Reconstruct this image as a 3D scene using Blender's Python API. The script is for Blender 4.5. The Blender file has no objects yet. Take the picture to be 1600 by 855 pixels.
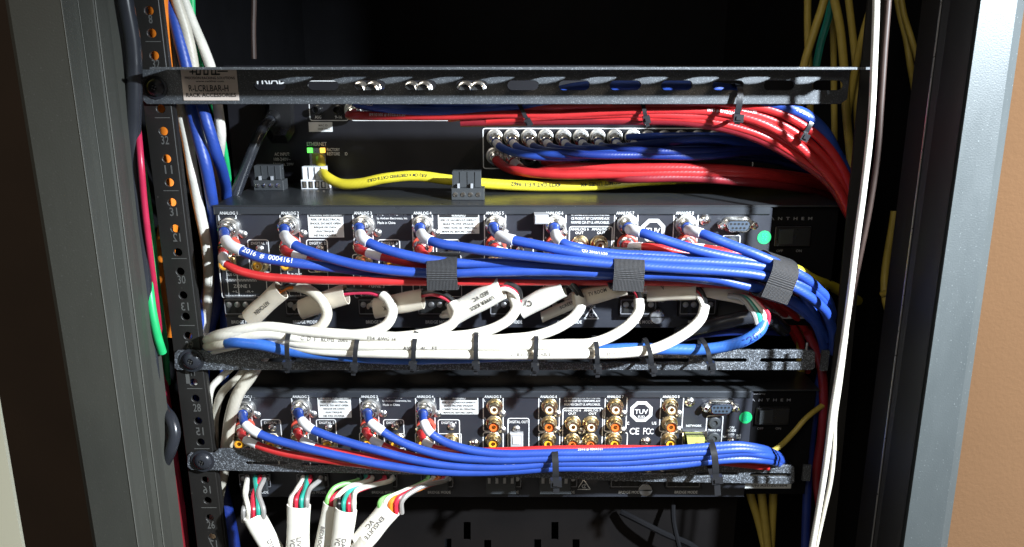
import bpy, math, random
from mathutils import Vector, Matrix
random.seed(7)
R = math.radians
SC = bpy.context.scene
COL = SC.collection

# ------------------------------------------------------------------ camera, world, lamps, exposure
PITCH = R(15.0); DCAM = 0.52; FPX = 1200.0
cam_d = bpy.data.cameras.new('camera'); cam = bpy.data.objects.new('camera', cam_d); COL.objects.link(cam)
cam.location = (0, -DCAM, 0); cam.rotation_euler = (R(90) - PITCH, 0, 0)
cam_d.sensor_width = 36; cam_d.lens = 27.0; cam_d.clip_start = 0.01; cam_d.clip_end = 50
SC.camera = cam
w = bpy.data.worlds.new('World'); SC.world = w; w.use_nodes = True
w.node_tree.nodes['Background'].inputs[0].default_value = (1.0, 0.92, 0.80, 1)
w.node_tree.nodes['Background'].inputs[1].default_value = 0.12
SC.view_settings.view_transform = 'Standard'; SC.view_settings.look = 'None'
SC.view_settings.exposure = 0.0; SC.view_settings.gamma = 1.0

def lamp(name, kind, loc, aim, energy, color, **kw):
    d = bpy.data.lights.new(name, kind); o = bpy.data.objects.new(name, d); COL.objects.link(o)
    o.location = loc; o.rotation_euler = (Vector(aim) - Vector(loc)).to_track_quat('-Z', 'Y').to_euler()
    d.energy = energy; d.color = color
    for k, v in kw.items(): setattr(d, k, v)
    return o
# the torch the photographer holds, up and to the right of the lens
lamp('torch_light', 'SPOT', (0.53, -0.50, 0.205), (0.065, 0.0, -0.215), 108, (0.83, 0.92, 1.0),
     spot_size=R(66), spot_blend=1.0, shadow_soft_size=0.015)
# added warm spot, source unseen, to brighten the wall beside the cabinet
lamp('wall_fill_spot', 'SPOT', (1.35, -0.9, 0.9), (0.62, 0.25, -0.70), 165, (1.0, 0.77, 0.54), spot_size=R(60), spot_blend=0.6, shadow_soft_size=0.12)
# added weak fill light behind the camera, no source in view
lamp('soft_fill', 'AREA', (-0.75, -1.5, 0.9), (0.0, 0.0, -0.15), 7.0, (1.0, 0.93, 0.80), size=0.6)

# ------------------------------------------------------------------ pixel -> place (photo pixels, plane at depth Y)
CP, SP = math.cos(PITCH), math.sin(PITCH)
def P(px, py, Y=0.0):
    u = (px - 800) / FPX; v = (py - 427.5) / FPX
    d = Vector((u, CP - v * SP, -SP - v * CP)); t = (Y + DCAM) / d.y
    return Vector((0, -DCAM, 0)) + d * t
def mpp(py, Y):                                   # metres per photo pixel
    v = (py - 427.5) / FPX
    return (Y + DCAM) / (CP - v * SP) / FPX

# ------------------------------------------------------------------ materials
def nt(name):
    m = bpy.data.materials.new(name); m.use_nodes = True
    n = m.node_tree; return m, n, n.nodes['Principled BSDF']
def mat(name, col, rough=0.5, metal=0.0, var=0.0, vscale=60, bump=0.0, bscale=400, bdist=0.0003, emit=None, estr=1, spec=0.5,
        coat=0.0, rvar=0.0, trans=0.0, sub=0.0):
    m, n, b = nt(name); L = n.links; N = n.nodes
    b.inputs['Base Color'].default_value = (*col, 1); b.inputs['Roughness'].default_value = rough
    b.inputs['Metallic'].default_value = metal; b.inputs['Specular IOR Level'].default_value = spec
    b.inputs['Coat Weight'].default_value = coat; b.inputs['Transmission Weight'].default_value = trans
    if sub: b.inputs['Subsurface Weight'].default_value = sub; b.inputs['Subsurface Radius'].default_value = (.002, .0015, .001)
    tc = N.new('ShaderNodeTexCoord')
    if var or rvar:
        t = N.new('ShaderNodeTexNoise'); t.inputs['Scale'].default_value = vscale; t.inputs['Detail'].default_value = 5
        L.new(tc.outputs['Object'], t.inputs['Vector'])
        if var:
            r = N.new('ShaderNodeMapRange'); r.inputs[1].default_value = .3; r.inputs[2].default_value = .7
            r.inputs[3].default_value = 1 - var; r.inputs[4].default_value = 1 + var
            L.new(t.outputs['Fac'], r.inputs[0])
            mx = N.new('ShaderNodeVectorMath'); mx.operation = 'SCALE'; mx.inputs[0].default_value = col
            L.new(r.outputs[0], mx.inputs['Scale']); L.new(mx.outputs[0], b.inputs['Base Color'])
        if rvar:
            r2 = N.new('ShaderNodeMapRange'); r2.inputs[1].default_value = .3; r2.inputs[2].default_value = .7
            r2.inputs[3].default_value = max(.03, rough - rvar); r2.inputs[4].default_value = min(1, rough + rvar)
            L.new(t.outputs['Fac'], r2.inputs[0]); L.new(r2.outputs[0], b.inputs['Roughness'])
    if bump:
        t = N.new('ShaderNodeTexNoise'); t.inputs['Scale'].default_value = bscale; t.inputs['Detail'].default_value = 2
        L.new(tc.outputs['Object'], t.inputs['Vector'])
        bp = N.new('ShaderNodeBump'); bp.inputs['Strength'].default_value = bump; bp.inputs['Distance'].default_value = bdist
        L.new(t.outputs['Fac'], bp.inputs['Height']); L.new(bp.outputs[0], b.inputs['Normal'])
    if emit:
        b.inputs['Emission Color'].default_value = (*emit, 1); b.inputs['Emission Strength'].default_value = estr
    return m
def speckle(name, base, fleck, amount, rough, bump, scale=1300, bdist=0.0002, metal=0.0):
    """powder coat: grainy relief with scattered bright flecks"""
    m = mat(name, base, rough, metal, bump=bump, bscale=scale, bdist=bdist)
    n = m.node_tree; N = n.nodes; L = n.links; b = N['Principled BSDF']
    tc = N.new('ShaderNodeTexCoord'); v = N.new('ShaderNodeTexNoise'); v.inputs['Scale'].default_value = scale * .8
    v.inputs['Detail'].default_value = 1; L.new(tc.outputs['Object'], v.inputs['Vector'])
    cr = N.new('ShaderNodeValToRGB'); cr.color_ramp.elements[0].position = 1 - amount; cr.color_ramp.elements[1].position = min(1, 1 - amount + .12)
    cr.color_ramp.elements[0].color = (*base, 1); cr.color_ramp.elements[1].color = (*fleck, 1)
    L.new(v.outputs['Fac'], cr.inputs[0])
    g = N.new('ShaderNodeTexNoise'); g.inputs['Scale'].default_value = 14; g.inputs['Detail'].default_value = 8; g.inputs['Roughness'].default_value = .7
    mp = N.new('ShaderNodeMapping'); mp.inputs['Scale'].default_value = (1, 1, .35); L.new(tc.outputs['Object'], mp.inputs['Vector']); L.new(mp.outputs[0], g.inputs['Vector'])
    r = N.new('ShaderNodeMapRange'); r.inputs[1].default_value = .3; r.inputs[2].default_value = .7; r.inputs[3].default_value = .93; r.inputs[4].default_value = 1.07
    L.new(g.outputs['Fac'], r.inputs[0]); mx = N.new('ShaderNodeVectorMath'); mx.operation = 'SCALE'
    L.new(cr.outputs[0], mx.inputs[0]); L.new(r.outputs[0], mx.inputs['Scale']); L.new(mx.outputs[0], b.inputs['Base Color'])
    r3 = N.new('ShaderNodeMapRange'); r3.inputs[1].default_value = .35; r3.inputs[2].default_value = .65; r3.inputs[3].default_value = rough*.85; r3.inputs[4].default_value = min(1, rough*1.25)
    L.new(g.outputs['Fac'], r3.inputs[0]); L.new(r3.outputs[0], b.inputs['Roughness'])
    return m
def cable_mat(name, col, rough=0.35, weave=0.0):
    """cable jacket: faint helical ribbing from the twisted core, slight soiling"""
    m, n, b = nt(name); L = n.links; N = n.nodes
    b.inputs['Roughness'].default_value = rough
    tc = N.new('ShaderNodeTexCoord')
    no = N.new('ShaderNodeTexNoise'); no.inputs['Scale'].default_value = 90; no.inputs['Detail'].default_value = 6
    L.new(tc.outputs['Object'], no.inputs['Vector'])
    r = N.new('ShaderNodeMapRange'); r.inputs[1].default_value = .3; r.inputs[2].default_value = .75; r.inputs[3].default_value = 0.80; r.inputs[4].default_value = 1.06
    L.new(no.outputs['Fac'], r.inputs[0])
    mx = N.new('ShaderNodeVectorMath'); mx.operation = 'SCALE'; mx.inputs[0].default_value = col
    L.new(r.outputs[0], mx.inputs['Scale']); L.new(mx.outputs[0], b.inputs['Base Color'])
    if weave:
        mp = N.new('ShaderNodeMapping'); mp.inputs['Scale'].default_value = (1, 1, 1)
        L.new(tc.outputs['UV'], mp.inputs['Vector'])
        wv = N.new('ShaderNodeTexWave'); wv.bands_direction = 'DIAGONAL'; wv.inputs['Scale'].default_value = .75; wv.inputs['Distortion'].default_value = .5
        L.new(mp.outputs[0], wv.inputs['Vector'])
        w2 = N.new('ShaderNodeTexNoise'); w2.inputs['Scale'].default_value = 250; L.new(tc.outputs['Object'], w2.inputs['Vector'])
        ad = N.new('ShaderNodeMath'); L.new(wv.outputs['Fac'], ad.inputs[0]); L.new(w2.outputs['Fac'], ad.inputs[1])
        bp = N.new('ShaderNodeBump'); bp.inputs['Strength'].default_value = weave; bp.inputs['Distance'].default_value = .00025
        L.new(ad.outputs[0], bp.inputs['Height']); L.new(bp.outputs[0], b.inputs['Normal'])
    return m
def velcro_mat():
    m, n, b = nt('woven_strap'); L = n.links; N = n.nodes
    b.inputs['Roughness'].default_value = .7
    tc = N.new('ShaderNodeTexCoord')
    def wave(d, s):
        wv = N.new('ShaderNodeTexWave'); wv.bands_direction = d; wv.inputs['Scale'].default_value = s; wv.inputs['Distortion'].default_value = .6
        wv.inputs['Detail Scale'].default_value = 3; L.new(tc.outputs['UV'], wv.inputs['Vector']); return wv
    a = wave('X', .62); c = wave('Y', .70)
    mu = N.new('ShaderNodeMath'); mu.operation = 'MULTIPLY'; L.new(a.outputs['Fac'], mu.inputs[0]); L.new(c.outputs['Fac'], mu.inputs[1])
    cr = N.new('ShaderNodeValToRGB'); cr.color_ramp.elements[0].color = (.006, .006, .007, 1); cr.color_ramp.elements[1].color = (.095, .098, .108, 1)
    cr.color_ramp.elements[0].position = .15; cr.color_ramp.elements[1].position = .85
    L.new(mu.outputs[0], cr.inputs[0]); L.new(cr.outputs[0], b.inputs['Base Color'])
    bp = N.new('ShaderNodeBump'); bp.inputs['Strength'].default_value = .9; bp.inputs['Distance'].default_value = .0005
    L.new(mu.outputs[0], bp.inputs['Height']); L.new(bp.outputs[0], b.inputs['Normal'])
    return m

M = dict(
    panel=mat('black_anodised_panel', (.026, .028, .036), .36, bump=.25, bscale=2200, bdist=.00008, var=.15, vscale=30, rvar=.06),
    lid=speckle('black_lid_paint', (.022, .024, .027), (.36, .36, .34), .24, .32, .25, 900, .0001),
    dpanel=mat('matt_black_panel', (.010, .010, .013), .36, bump=.25, bscale=2200, bdist=.00008, var=.15, vscale=30),
    lip=mat('lid_lip_sheen', (.045, .050, .058), .30, .3, rvar=.08, vscale=40),
    case=mat('black_case', (.0035, .0035, .0045), .8, var=.2, vscale=30, spec=.15),
    bar=speckle('rough_black_powder_coat', (.055, .059, .066), (.26, .285, .32), .46, .36, .9, 1500, .0005),
    bars=speckle('smooth_black_powder_coat', (.060, .066, .074), (.17, .185, .20), .42, .40, .30, 1900, .0002),
    rail=speckle('rail_paint', (.013, .012, .011), (.10, .09, .08), .22, .50, .3, 500, .0001),
    post=speckle('grey_cabinet_paint', (.050, .051, .043), (.075, .075, .068), .32, .55, .25, 900, .0003),
    postr=speckle('grey_cabinet_paint_lit', (.052, .062, .066), (.14, .16, .165), .30, .45, .3, 1100, .0003, .1),  # same grey paint with the torch's bluish light put into the colour
    black=mat('black_plastic', (.010, .010, .011), .33, rvar=.1, vscale=80),
    gloss=mat('glossy_black_rubber', (.022, .024, .030), .26, var=.2, vscale=40),
    chrome=mat('nickel_plating', (.80, .79, .77), .19, 1.0, rvar=.08, vscale=200),
    brass=mat('gold_plating', (.85, .60, .25), .25, 1.0),
    warml=mat('warm_bounce_label', (.68, .58, .51), .6, var=.06, vscale=60),  # white label with warm bounced light put into its colour
    satin=mat('satin_nickel_ring', (.80, .79, .77), .36, .95),
    edgep=mat('pale_edge_paint', (.17, .17, .15), .6),
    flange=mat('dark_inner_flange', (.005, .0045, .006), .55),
    gilt=mat('pale_gold_plating', (.72, .60, .38), .30, 1.0, rvar=.1, vscale=300),
    dull=mat('dull_steel', (.45, .45, .46), .38, 1.0, rvar=.15, vscale=300),
    white=mat('white_print', (.72, .73, .74), .6),
    dimw=mat('faint_grey_print', (.22, .22, .24), .6),
    ink=mat('black_ink', (.02, .02, .022), .6),
    inks=mat('worn_grey_ink', (.16, .15, .14), .6),
    label=mat('paper_label', (.70, .71, .70), .6, var=.06, vscale=60),
    tag=mat('rail_number_print', (.10, .10, .095), .6),
    blue=cable_mat('blue_jacket', (.021, .064, .34), .42, .14),
    dblue=cable_mat('shaded_blue_jacket', (.012, .030, .19), .38, .25),  # blue jacket again, with shadow put into its colour
    lblue=cable_mat('light_blue_jacket', (.032, .120, .44), .36, .15),
    red=cable_mat('red_jacket', (.52, .026, .028), .36, .18),
    dred=cable_mat('shaded_red_jacket', (.22, .014, .022), .40, .18),  # red jacket darkened in colour for strands lying in shade
    whitec=cable_mat('white_jacket', (.74, .71, .63), .40, .12),
    cream=cable_mat('cream_jacket', (.58, .54, .45), .45, .12),
    yellow=cable_mat('yellow_jacket', (.74, .62, .04), .38, .15),
    dyellow=cable_mat('shaded_yellow_jacket', (.44, .33, .06), .5, .15),  # yellow darkened in colour to stand for the cabinet's shade
    green=cable_mat('green_jacket', (.02, .50, .16), .4),
    teal=cable_mat('teal_wire', (.03, .36, .28), .4),
    lgreen=cable_mat('light_green_wire', (.25, .62, .18), .4),
    redw=cable_mat('red_wire', (.62, .03, .06), .35),
    pink=cable_mat('magenta_wire', (.50, .02, .07), .35),
    orange=cable_mat('orange_jacket', (.90, .24, .02), .45),
    blackw=cable_mat('black_wire', (.012, .012, .013), .3),
    greyw=cable_mat('grey_wire', (.30, .29, .28), .4),
    brownc=cable_mat('brown_cable', (.050, .030, .024), .5),
    sleeve=mat('white_heat_shrink', (.76, .74, .67), .50, var=.07, vscale=70, bump=.2, bscale=120, bdist=.0004, sub=.1),
    sleevec=mat('cream_heat_shrink', (.60, .54, .44), .50, var=.09, vscale=70, bump=.25, bscale=120, bdist=.0005, sub=.1),
    band=mat('white_tape_band', (.70, .70, .72), .45, var=.05, vscale=200),
    zip=mat('black_nylon', (.017, .018, .021), .28, bump=.3, bscale=900, bdist=.0002),
    velcro=velcro_mat(),
    rcaw=mat('white_insulator', (.74, .70, .56), .4), rcar=mat('orange_red_insulator', (.78, .16, .03), .35),
    rcay=mat('amber_insulator', (.85, .42, .03), .35),
    redring=mat('red_washer', (.60, .08, .05), .4),
    dark=mat('socket_dark', (.004, .004, .004), .6),
    greyp=mat('grey_plastic', (.34, .35, .37), .45, var=.08, vscale=120),
    paleg=mat('pale_grey_plastic', (.72, .73, .76), .45, var=.08, vscale=120),
    dgreyp=mat('dark_grey_plastic', (.042, .046, .050), .45),
    serial=mat('serial_insert', (.05, .07, .10), .5),
    greens=mat('green_sticker', (.01, .42, .13), .5, var=.1, vscale=400),
    clear=mat('clear_yellowish_plug', (.62, .66, .20), .2, trans=.35, var=.2, vscale=300),
    tan=mat('tan_wall_paint', (.50, .37, .275), .8, var=.05, vscale=5, bump=.35, bscale=220, bdist=.0012),
    dbrown=mat('dark_wall_paint', (.050, .030, .018), .85, var=.1, vscale=8),
    creamw=mat('cream_door_paint', (.62, .60, .46), .6, var=.03, vscale=12),
    ledg=mat('green_led', (.05, .8, .1), .3, emit=(.12, 1.0, .10), estr=2.2),
    ledo=mat('amber_led', (.9, .5, .05), .3, emit=(1.0, .55, .08), estr=2.2),
    gsheet=mat('sticker_copper_brown', (.32, .17, .09), .5),
)

# ------------------------------------------------------------------ mesh helpers (world coordinates in, local meshes out)
class MB:
    def __init__(s): s.v = []; s.f = []; s.uv = []
    def add(s, vs, fs, uvs=None):
        o = len(s.v); s.v += [Vector(v) for v in vs]
        for i, f in enumerate(fs):
            s.f.append([a + o for a in f]); s.uv.append(uvs[i] if uvs else None)
        return s
    def box(s, a, b, bev=0.0):
        x0, y0, z0 = [min(a[i], b[i]) for i in range(3)]; x1, y1, z1 = [max(a[i], b[i]) for i in range(3)]
        if bev <= 0:
            s.add([(x0,y0,z0),(x1,y0,z0),(x1,y1,z0),(x0,y1,z0),(x0,y0,z1),(x1,y0,z1),(x1,y1,z1),(x0,y1,z1)],
                  [(0,3,2,1),(4,5,6,7),(0,1,5,4),(1,2,6,5),(2,3,7,6),(3,0,4,7)])
        else:                                    # chamfered towards the viewer (-Y)
            e = bev
            s.add([(x0,y1,z0),(x1,y1,z0),(x1,y1,z1),(x0,y1,z1),(x0,y0+e,z0),(x1,y0+e,z0),(x1,y0+e,z1),(x0,y0+e,z1),
                   (x0+e,y0,z0+e),(x1-e,y0,z0+e),(x1-e,y0,z1-e),(x0+e,y0,z1-e)],
                  [(0,3,2,1)[::-1],(0,1,5,4),(1,2,6,5),(2,3,7,6),(3,0,4,7),(4,5,9,8),(5,6,10,9),(6,7,11,10),(7,4,8,11),(8,9,10,11)])
        return s
    def loft(s, rings, cap0=True, cap1=True, closed=True):
        n = len(rings[0]); o = len(s.v)
        for r in rings: s.v += [Vector(p) for p in r]
        for i in range(len(rings) - 1):
            for j in range(n if closed else n - 1):
                k = (j + 1) % n
                s.f.append([o+i*n+j, o+i*n+k, o+(i+1)*n+k, o+(i+1)*n+j])
                s.uv.append([(i, j / n), (i, (j+1) / n), (i+1, (j+1) / n), (i+1, j / n)])
        if cap0: s.f.append([o + j for j in range(n)][::-1]); s.uv.append(None)
        if cap1: s.f.append([o + (len(rings)-1)*n + j for j in range(n)]); s.uv.append(None)
        return s
    def lathe(s, p0, axis, prof, n=20, cap0=False, cap1=True):
        """prof: (distance along the axis, radius)"""
        a = Vector(axis).normalized(); u = a.orthogonal().normalized(); w_ = a.cross(u)
        rings = [[Vector(p0) + a * d + (u * math.cos(2*math.pi*k/n) + w_ * math.sin(2*math.pi*k/n)) * r for k in range(n)] for d, r in prof]
        return s.loft(rings, cap0, cap1)
    def build(s, name, m, parent=None, smooth=False, origin=None):
        me = bpy.data.meshes.new(name); o = bpy.data.objects.new(name, me); COL.objects.link(o)
        off = Vector(origin) if origin is not None else Vector((0, 0, 0))
        if parent is not None: off = Vector(WL[parent.name]); o.parent = parent
        elif origin is None and s.v:
            off = sum(s.v, Vector()) / len(s.v)
        if parent is None: o.location = off
        me.from_pydata([tuple(v - off) for v in s.v], [], s.f)
        if any(u is not None for u in s.uv):
            l = me.uv_layers.new(name='UVMap'); i = 0
            for fi, f in enumerate(s.f):
                for k in range(len(f)):
                    if s.uv[fi] is not None: l.data[i].uv = s.uv[fi][k]
                    i += 1
        me.materials.append(m)
        if smooth:
            me.polygons.foreach_set('use_smooth', [True] * len(me.polygons))
            try: me.set_sharp_from_angle(angle=R(smooth if smooth is not True else 40))
            except Exception: pass
        me.update()
        WL[o.name] = off
        return o
WL = {}
def tag(o, label, cat, group=None):
    o['label'] = label; o['category'] = cat
    if group: o['group'] = group
    return o
def empty(name, loc, label, cat, group=None):
    o = bpy.data.objects.new(name, None); COL.objects.link(o); o.location = loc; o.empty_display_size = .01
    WL[o.name] = Vector(loc); return tag(o, label, cat, group)

def curve_mesh(make):
    """fill a 2-D curve (text or outlines with holes) and hand back its vertices and faces"""
    d = make(); o = bpy.data.objects.new('tmp', d); COL.objects.link(o)
    dg = bpy.context.evaluated_depsgraph_get(); ev = o.evaluated_get(dg); me = ev.to_mesh()
    vs = [v.co.copy() for v in me.vertices]; fs = [list(p.vertices) for p in me.polygons]
    ev.to_mesh_clear(); bpy.data.objects.remove(o); bpy.data.curves.remove(d)
    return vs, fs
_tc = {}
def text_geo(s_):
    if s_ not in _tc:
        def mk():
            c = bpy.data.curves.new('t', 'FONT'); c.body = s_; c.resolution_u = 2; c.align_x = 'CENTER'; c.offset = .012; c.space_line = .95
            return c
        vs, fs = curve_mesh(mk)
        x0 = min(v.x for v in vs); x1 = max(v.x for v in vs); y0 = min(v.y for v in vs); y1 = max(v.y for v in vs)
        _tc[s_] = ([((v.x-(x0+x1)/2)/(x1-x0), (v.y-(y0+y1)/2)/(y1-y0)) for v in vs], fs, (x1-x0)/(y1-y0))
    return _tc[s_]
def plate_geo(outer, holes, thick, bev=0.0):
    """flat plate in (a, b) coordinates with holes cut through"""
    def mk():
        c = bpy.data.curves.new('p', 'CURVE'); c.dimensions = '2D'; c.fill_mode = 'BOTH'; c.extrude = thick/2 - bev; c.bevel_depth = bev; c.bevel_resolution = 0
        for poly in [outer] + holes:
            sp = c.splines.new('POLY'); sp.points.add(len(poly) - 1); sp.use_cyclic_u = True
            for i, (a, b) in enumerate(poly): sp.points[i].co = (a, b, 0, 1)
        return c
    return curve_mesh(mk)
def circle(cx, cy, r, n=14): return [(cx + r*math.cos(2*math.pi*k/n), cy + r*math.sin(2*math.pi*k/n)) for k in range(n)]
def slot(cx, cy, w_, h, n=6):
    r = h/2; a = w_/2 - r; out = []
    for k in range(n+1): t = -math.pi/2 + math.pi*k/n; out.append((cx+a+r*math.cos(t), cy+r*math.sin(t)))
    for k in range(n+1): t = math.pi/2 + math.pi*k/n; out.append((cx-a+r*math.cos(t), cy+r*math.sin(t)))
    return out

# ------------------------------------------------------------------ tubes along a path
def smooth_path(pts, sub=8):
    q = [pts[0]*2 - pts[1]] + pts + [pts[-1]*2 - pts[-2]]; out = []
    for i in range(1, len(q) - 2):
        p0, p1, p2, p3 = q[i-1:i+3]
        d1 = max((p2-p1).length, 1e-6); d0 = max((p1-p0).length, 1e-6); d2 = max((p3-p2).length, 1e-6)
        m1 = ((p1-p0)/d0*d1 + (p2-p1)*1.0) * .5 if d0 > 0 else (p2-p1)
        m1 = (((p1-p0)/d0)*d1/(d0+d1) + ((p2-p1)/d1)*d0/(d0+d1)) * d1 if True else m1
        m2 = (((p2-p1)/d1)*d2/(d1+d2) + ((p3-p2)/d2)*d1/(d1+d2)) * d1
        for k in range(sub):
            t = k/sub; t2 = t*t; t3 = t2*t
            out.append(p1*(2*t3-3*t2+1) + m1*(t3-2*t2+t) + p2*(-2*t3+3*t2) + m2*(t3-t2))
    out.append(pts[-1]); return out
def tube(mb, path, r, n=12, caps=True):
    fr = []; T = (path[1]-path[0]).normalized(); N_ = T.orthogonal().normalized(); L = 0
    rings = []; ls = []
    for i, p in enumerate(path):
        t = (path[min(i+1, len(path)-1)] - path[max(i-1, 0)])
        t = t.normalized() if t.length > 1e-9 else T
        q = T.rotation_difference(t); N_ = (q @ N_); N_ = (N_ - t*N_.dot(t)).normalized(); T = t; B = t.cross(N_)
        if i: L += (p - path[i-1]).length
        rr = r(i/(len(path)-1)) if callable(r) else r
        rings.append([p + (N_*math.cos(2*math.pi*k/n) + B*math.sin(2*math.pi*k/n))*rr for k in range(n)]); ls.append(L)
    o = len(mb.uv); mb.loft(rings, caps, caps)
    r0 = r(0.5) if callable(r) else r
    for i in range(len(rings)-1):
        for j in range(n):
            a, b = ls[i]/r0, ls[i+1]/r0
            mb.uv[o+i*n+j] = [(a, j/n*6.28), (a, (j+1)/n*6.28), (b, (j+1)/n*6.28), (b, j/n*6.28)]
    return mb
def path_at(path, s_):
    L = 0
    for i in range(1, len(path)):
        d = (path[i]-path[i-1]).length
        if L + d >= s_ or i == len(path)-1:
            t = (s_ - L)/max(d, 1e-9); return path[i-1].lerp(path[i], t), (path[i]-path[i-1]).normalized()
        L += d
def path_len(path): return sum((path[i]-path[i-1]).length for i in range(1, len(path)))
CAM = Vector((0, -DCAM, 0))
def wrap_text(mb, path, r, s_, start, height, flip=False, ang=0.0, stretch=1.0):
    """lettering printed round a cable, start = distance along it"""
    g, fs, asp = text_geo(s_); wd = height*asp*stretch; out = []
    for x, y in g:
        if flip: x, y = -x, -y
        c, T = path_at(path, start + (x+.5)*wd)
        n_ = (CAM-c); n_ = (n_ - T*n_.dot(T)).normalized(); b = n_.cross(T)   # T right, b up
        if (T.x if abs(T.x) > .3 else 1) < 0: pass
        a = ang + y*height/r
        out.append(c + (n_*math.cos(a) - b*math.sin(a)*-1 * (1))*(r+.00032) if False else c + (n_*math.cos(a) + T.cross(n_)*-1*math.sin(a))*(r+.00032))
    # orientation: letters' up is T x n reversed when needed so they read left to right
    mb.add(out, fs); return mb

def cable(name, label, cat, group, pts, r, m, plug=None, bands=(), text=None, jack_r=None, n=12, tmat=None, root=None, part='jacket', rough_ends=True):
    W = [P(*p) for p in pts]; mid = pts[len(pts)//2]; rm = r * mpp(mid[1], mid[2])
    path = smooth_path(W)
    if root is None: root = empty(name, W[0], label, cat, group)
    mb = MB(); tube(mb, path, rm, n); mb.build(part, m, root, True)
    for (a, b) in bands:
        i0 = int(a*8); i1 = int(b*8) + 1
        mb = MB(); tube(mb, path[i0:i1+1], rm*1.13, n); mb.build('label_band', M['band'], root, 50)
    if text:
        for (s_, st, h, fl, ang) in text:
            mb = MB(); wrap_text(mb, path, rm, s_, st*path_len(path), h*mpp(mid[1], mid[2]), fl, ang)
            mb.build('printed_text', tmat or M['white'], root)
    if plug: plug_part(root, plug, m)
    return root, path, rm
def plug_part(root, pl, m):
    """pl = (ring px, ring py, ring Y, tip px, tip py, tip Y, radius px)"""
    a = P(*pl[0:3]); b = P(*pl[3:6]); r = pl[6]*mpp(pl[1], pl[2]); ax = b-a; L = ax.length
    mb = MB()
    mb.lathe(a, (0, -1, 0), [(0, r*1.24), (.0024, r*1.24), (.0036, r*1.18), (.0039, r*1.04), (.0030, r*.86)], 28)
    col = mb.build('collar', M['redring' if m is M['red'] and a.y < .05 else 'satin'], root, 35)
    mb = MB()
    mb.lathe(a, ax, [(.001, r*.80), (L*.30, r*.80), (L*.34, r*.94), (L*.50, r*.94), (L*.53, r*.82), (L*.60, r*.82), (L*.63, r*.98), (L*.78, r*.98), (L*.80, r*.88),
                     (L*.84, r*.88), (L*.86, r*.80), (L*.95, r*.78), (L*.97, r*.66), (L*.90, r*.62), (L*.90, r*.45)], 24, False, True)
    plg = mb.build('plug', M['chrome'], root, 35)
    # split petals of the locking barrel
    mb = MB(); axn = ax.normalized(); u = axn.orthogonal().normalized(); w_ = axn.cross(u)
    for k in range(6):
        t = 2*math.pi*k/6 + .3; d = u*math.cos(t) + w_*math.sin(t); e = axn.cross(d)
        c0 = a + axn*L*.65; c1 = a + axn*L*.76
        q = [c0 + d*r*.95 - e*r*.05, c0 + d*r*.95 + e*r*.05, c0 + d*r*1.03 + e*r*.05, c0 + d*r*1.03 - e*r*.05]
        q2 = [p + (c1-c0) for p in q]
        mb.add(q+q2, [(0,1,2,3),(4,7,6,5),(0,4,5,1),(1,5,6,2),(2,6,7,3),(3,7,4,0)])
    o = mb.build('barrel_slots', M['dark'], plg); 
    # coloured boot where the cable leaves the plug
    mb = MB(); mb.lathe(a, ax, [(L*.93, r*.60), (L*1.03, r*.58), (L*1.06, r*.50)], 20)
    mb.build('boot', m, plg, 40)

def wrap_band(mb, c, axis, up, ra, rb, width, th, n=32, sq=2.6):
    """a flat strap round a bundle: ra half height, rb half depth, axis along the bundle"""
    axis = Vector(axis).normalized(); up = Vector(up); up = (up - axis*up.dot(axis)).normalized(); f = axis.cross(up)
    o = len(mb.uv); rings = []
    for k in range(n+1):
        t = 2*math.pi*k/n; cs, sn = math.cos(t), math.sin(t)
        rx = abs(cs)**(2/sq)*(1 if cs >= 0 else -1); ry = abs(sn)**(2/sq)*(1 if sn >= 0 else -1)
        ri = c + up*rx*ra + f*ry*rb; ro = c + up*rx*(ra+th) + f*ry*(rb+th)
        rings.append([ri - axis*width/2, ro - axis*width/2, ro + axis*width/2, ri + axis*width/2])
    mb.loft(rings, True, True)
    per = math.pi*(ra+rb)
    for k in range(n):
        for j in range(4):
            a, b = per*k/n*1000, per*(k+1)/n*1000; w0, w1 = (0, width*1000) if j == 1 else (0, th*1000)
            mb.uv[o+k*4+j] = [(a*.55, w0*.55), (a*.55, w1*.55), (b*.55, w1*.55), (b*.55, w0*.55)]
    return mb
def zip_tie(px, y0, y1, Y, depth, label, group, lean=0, wpx=9, head='low', tail=10):
    s_ = mpp((y0+y1)/2, Y); c = P(px, (y0+y1)/2, Y); top = P(px - lean/2, y0, Y); bot = P(px + lean/2, y1, Y)
    up = (top-bot); ax = Vector((up.z, 0, -up.x)).normalized()
    root = empty('zip_tie', bot, label, 'zip tie', group)
    mb = MB(); wrap_band(mb, c, ax, up, up.length/2, depth, wpx*s_, .0009, 28, 2.4); mb.build('strap', M['zip'], root, 40)
    un = up.normalized(); f = Vector((0, -1, 0)); hc = (bot + un*up.length*(.10 if head == 'low' else .80)) + f*(depth+.0018)
    w_ = wpx*s_*.85; h = 6.0*s_
    def bx(cc, a, b, d):
        q = []
        for dy in (-d, d):
            for (i, j) in ((-1,-1),(1,-1),(1,1),(-1,1)): q.append(cc + ax*a*i + un*b*j + Vector((0, dy, 0)))
        return q, [(0,1,2,3),(4,7,6,5),(0,4,5,1),(1,5,6,2),(2,6,7,3),(3,7,4,0)]
    mb = MB(); mb.add(*bx(hc, w_, h, .0022)); mb.add(*bx(hc + f*.0026, w_*.55, h*.45, .0006)); mb.build('locking_head', M['zip'], root)
    if tail:
        mb = MB(); mb.add(*bx(hc - un*(h + tail*s_/2), w_*.55, tail*s_/2, .0005)); mb.build('cut_tail', M['zip'], root)
    return root
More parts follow.
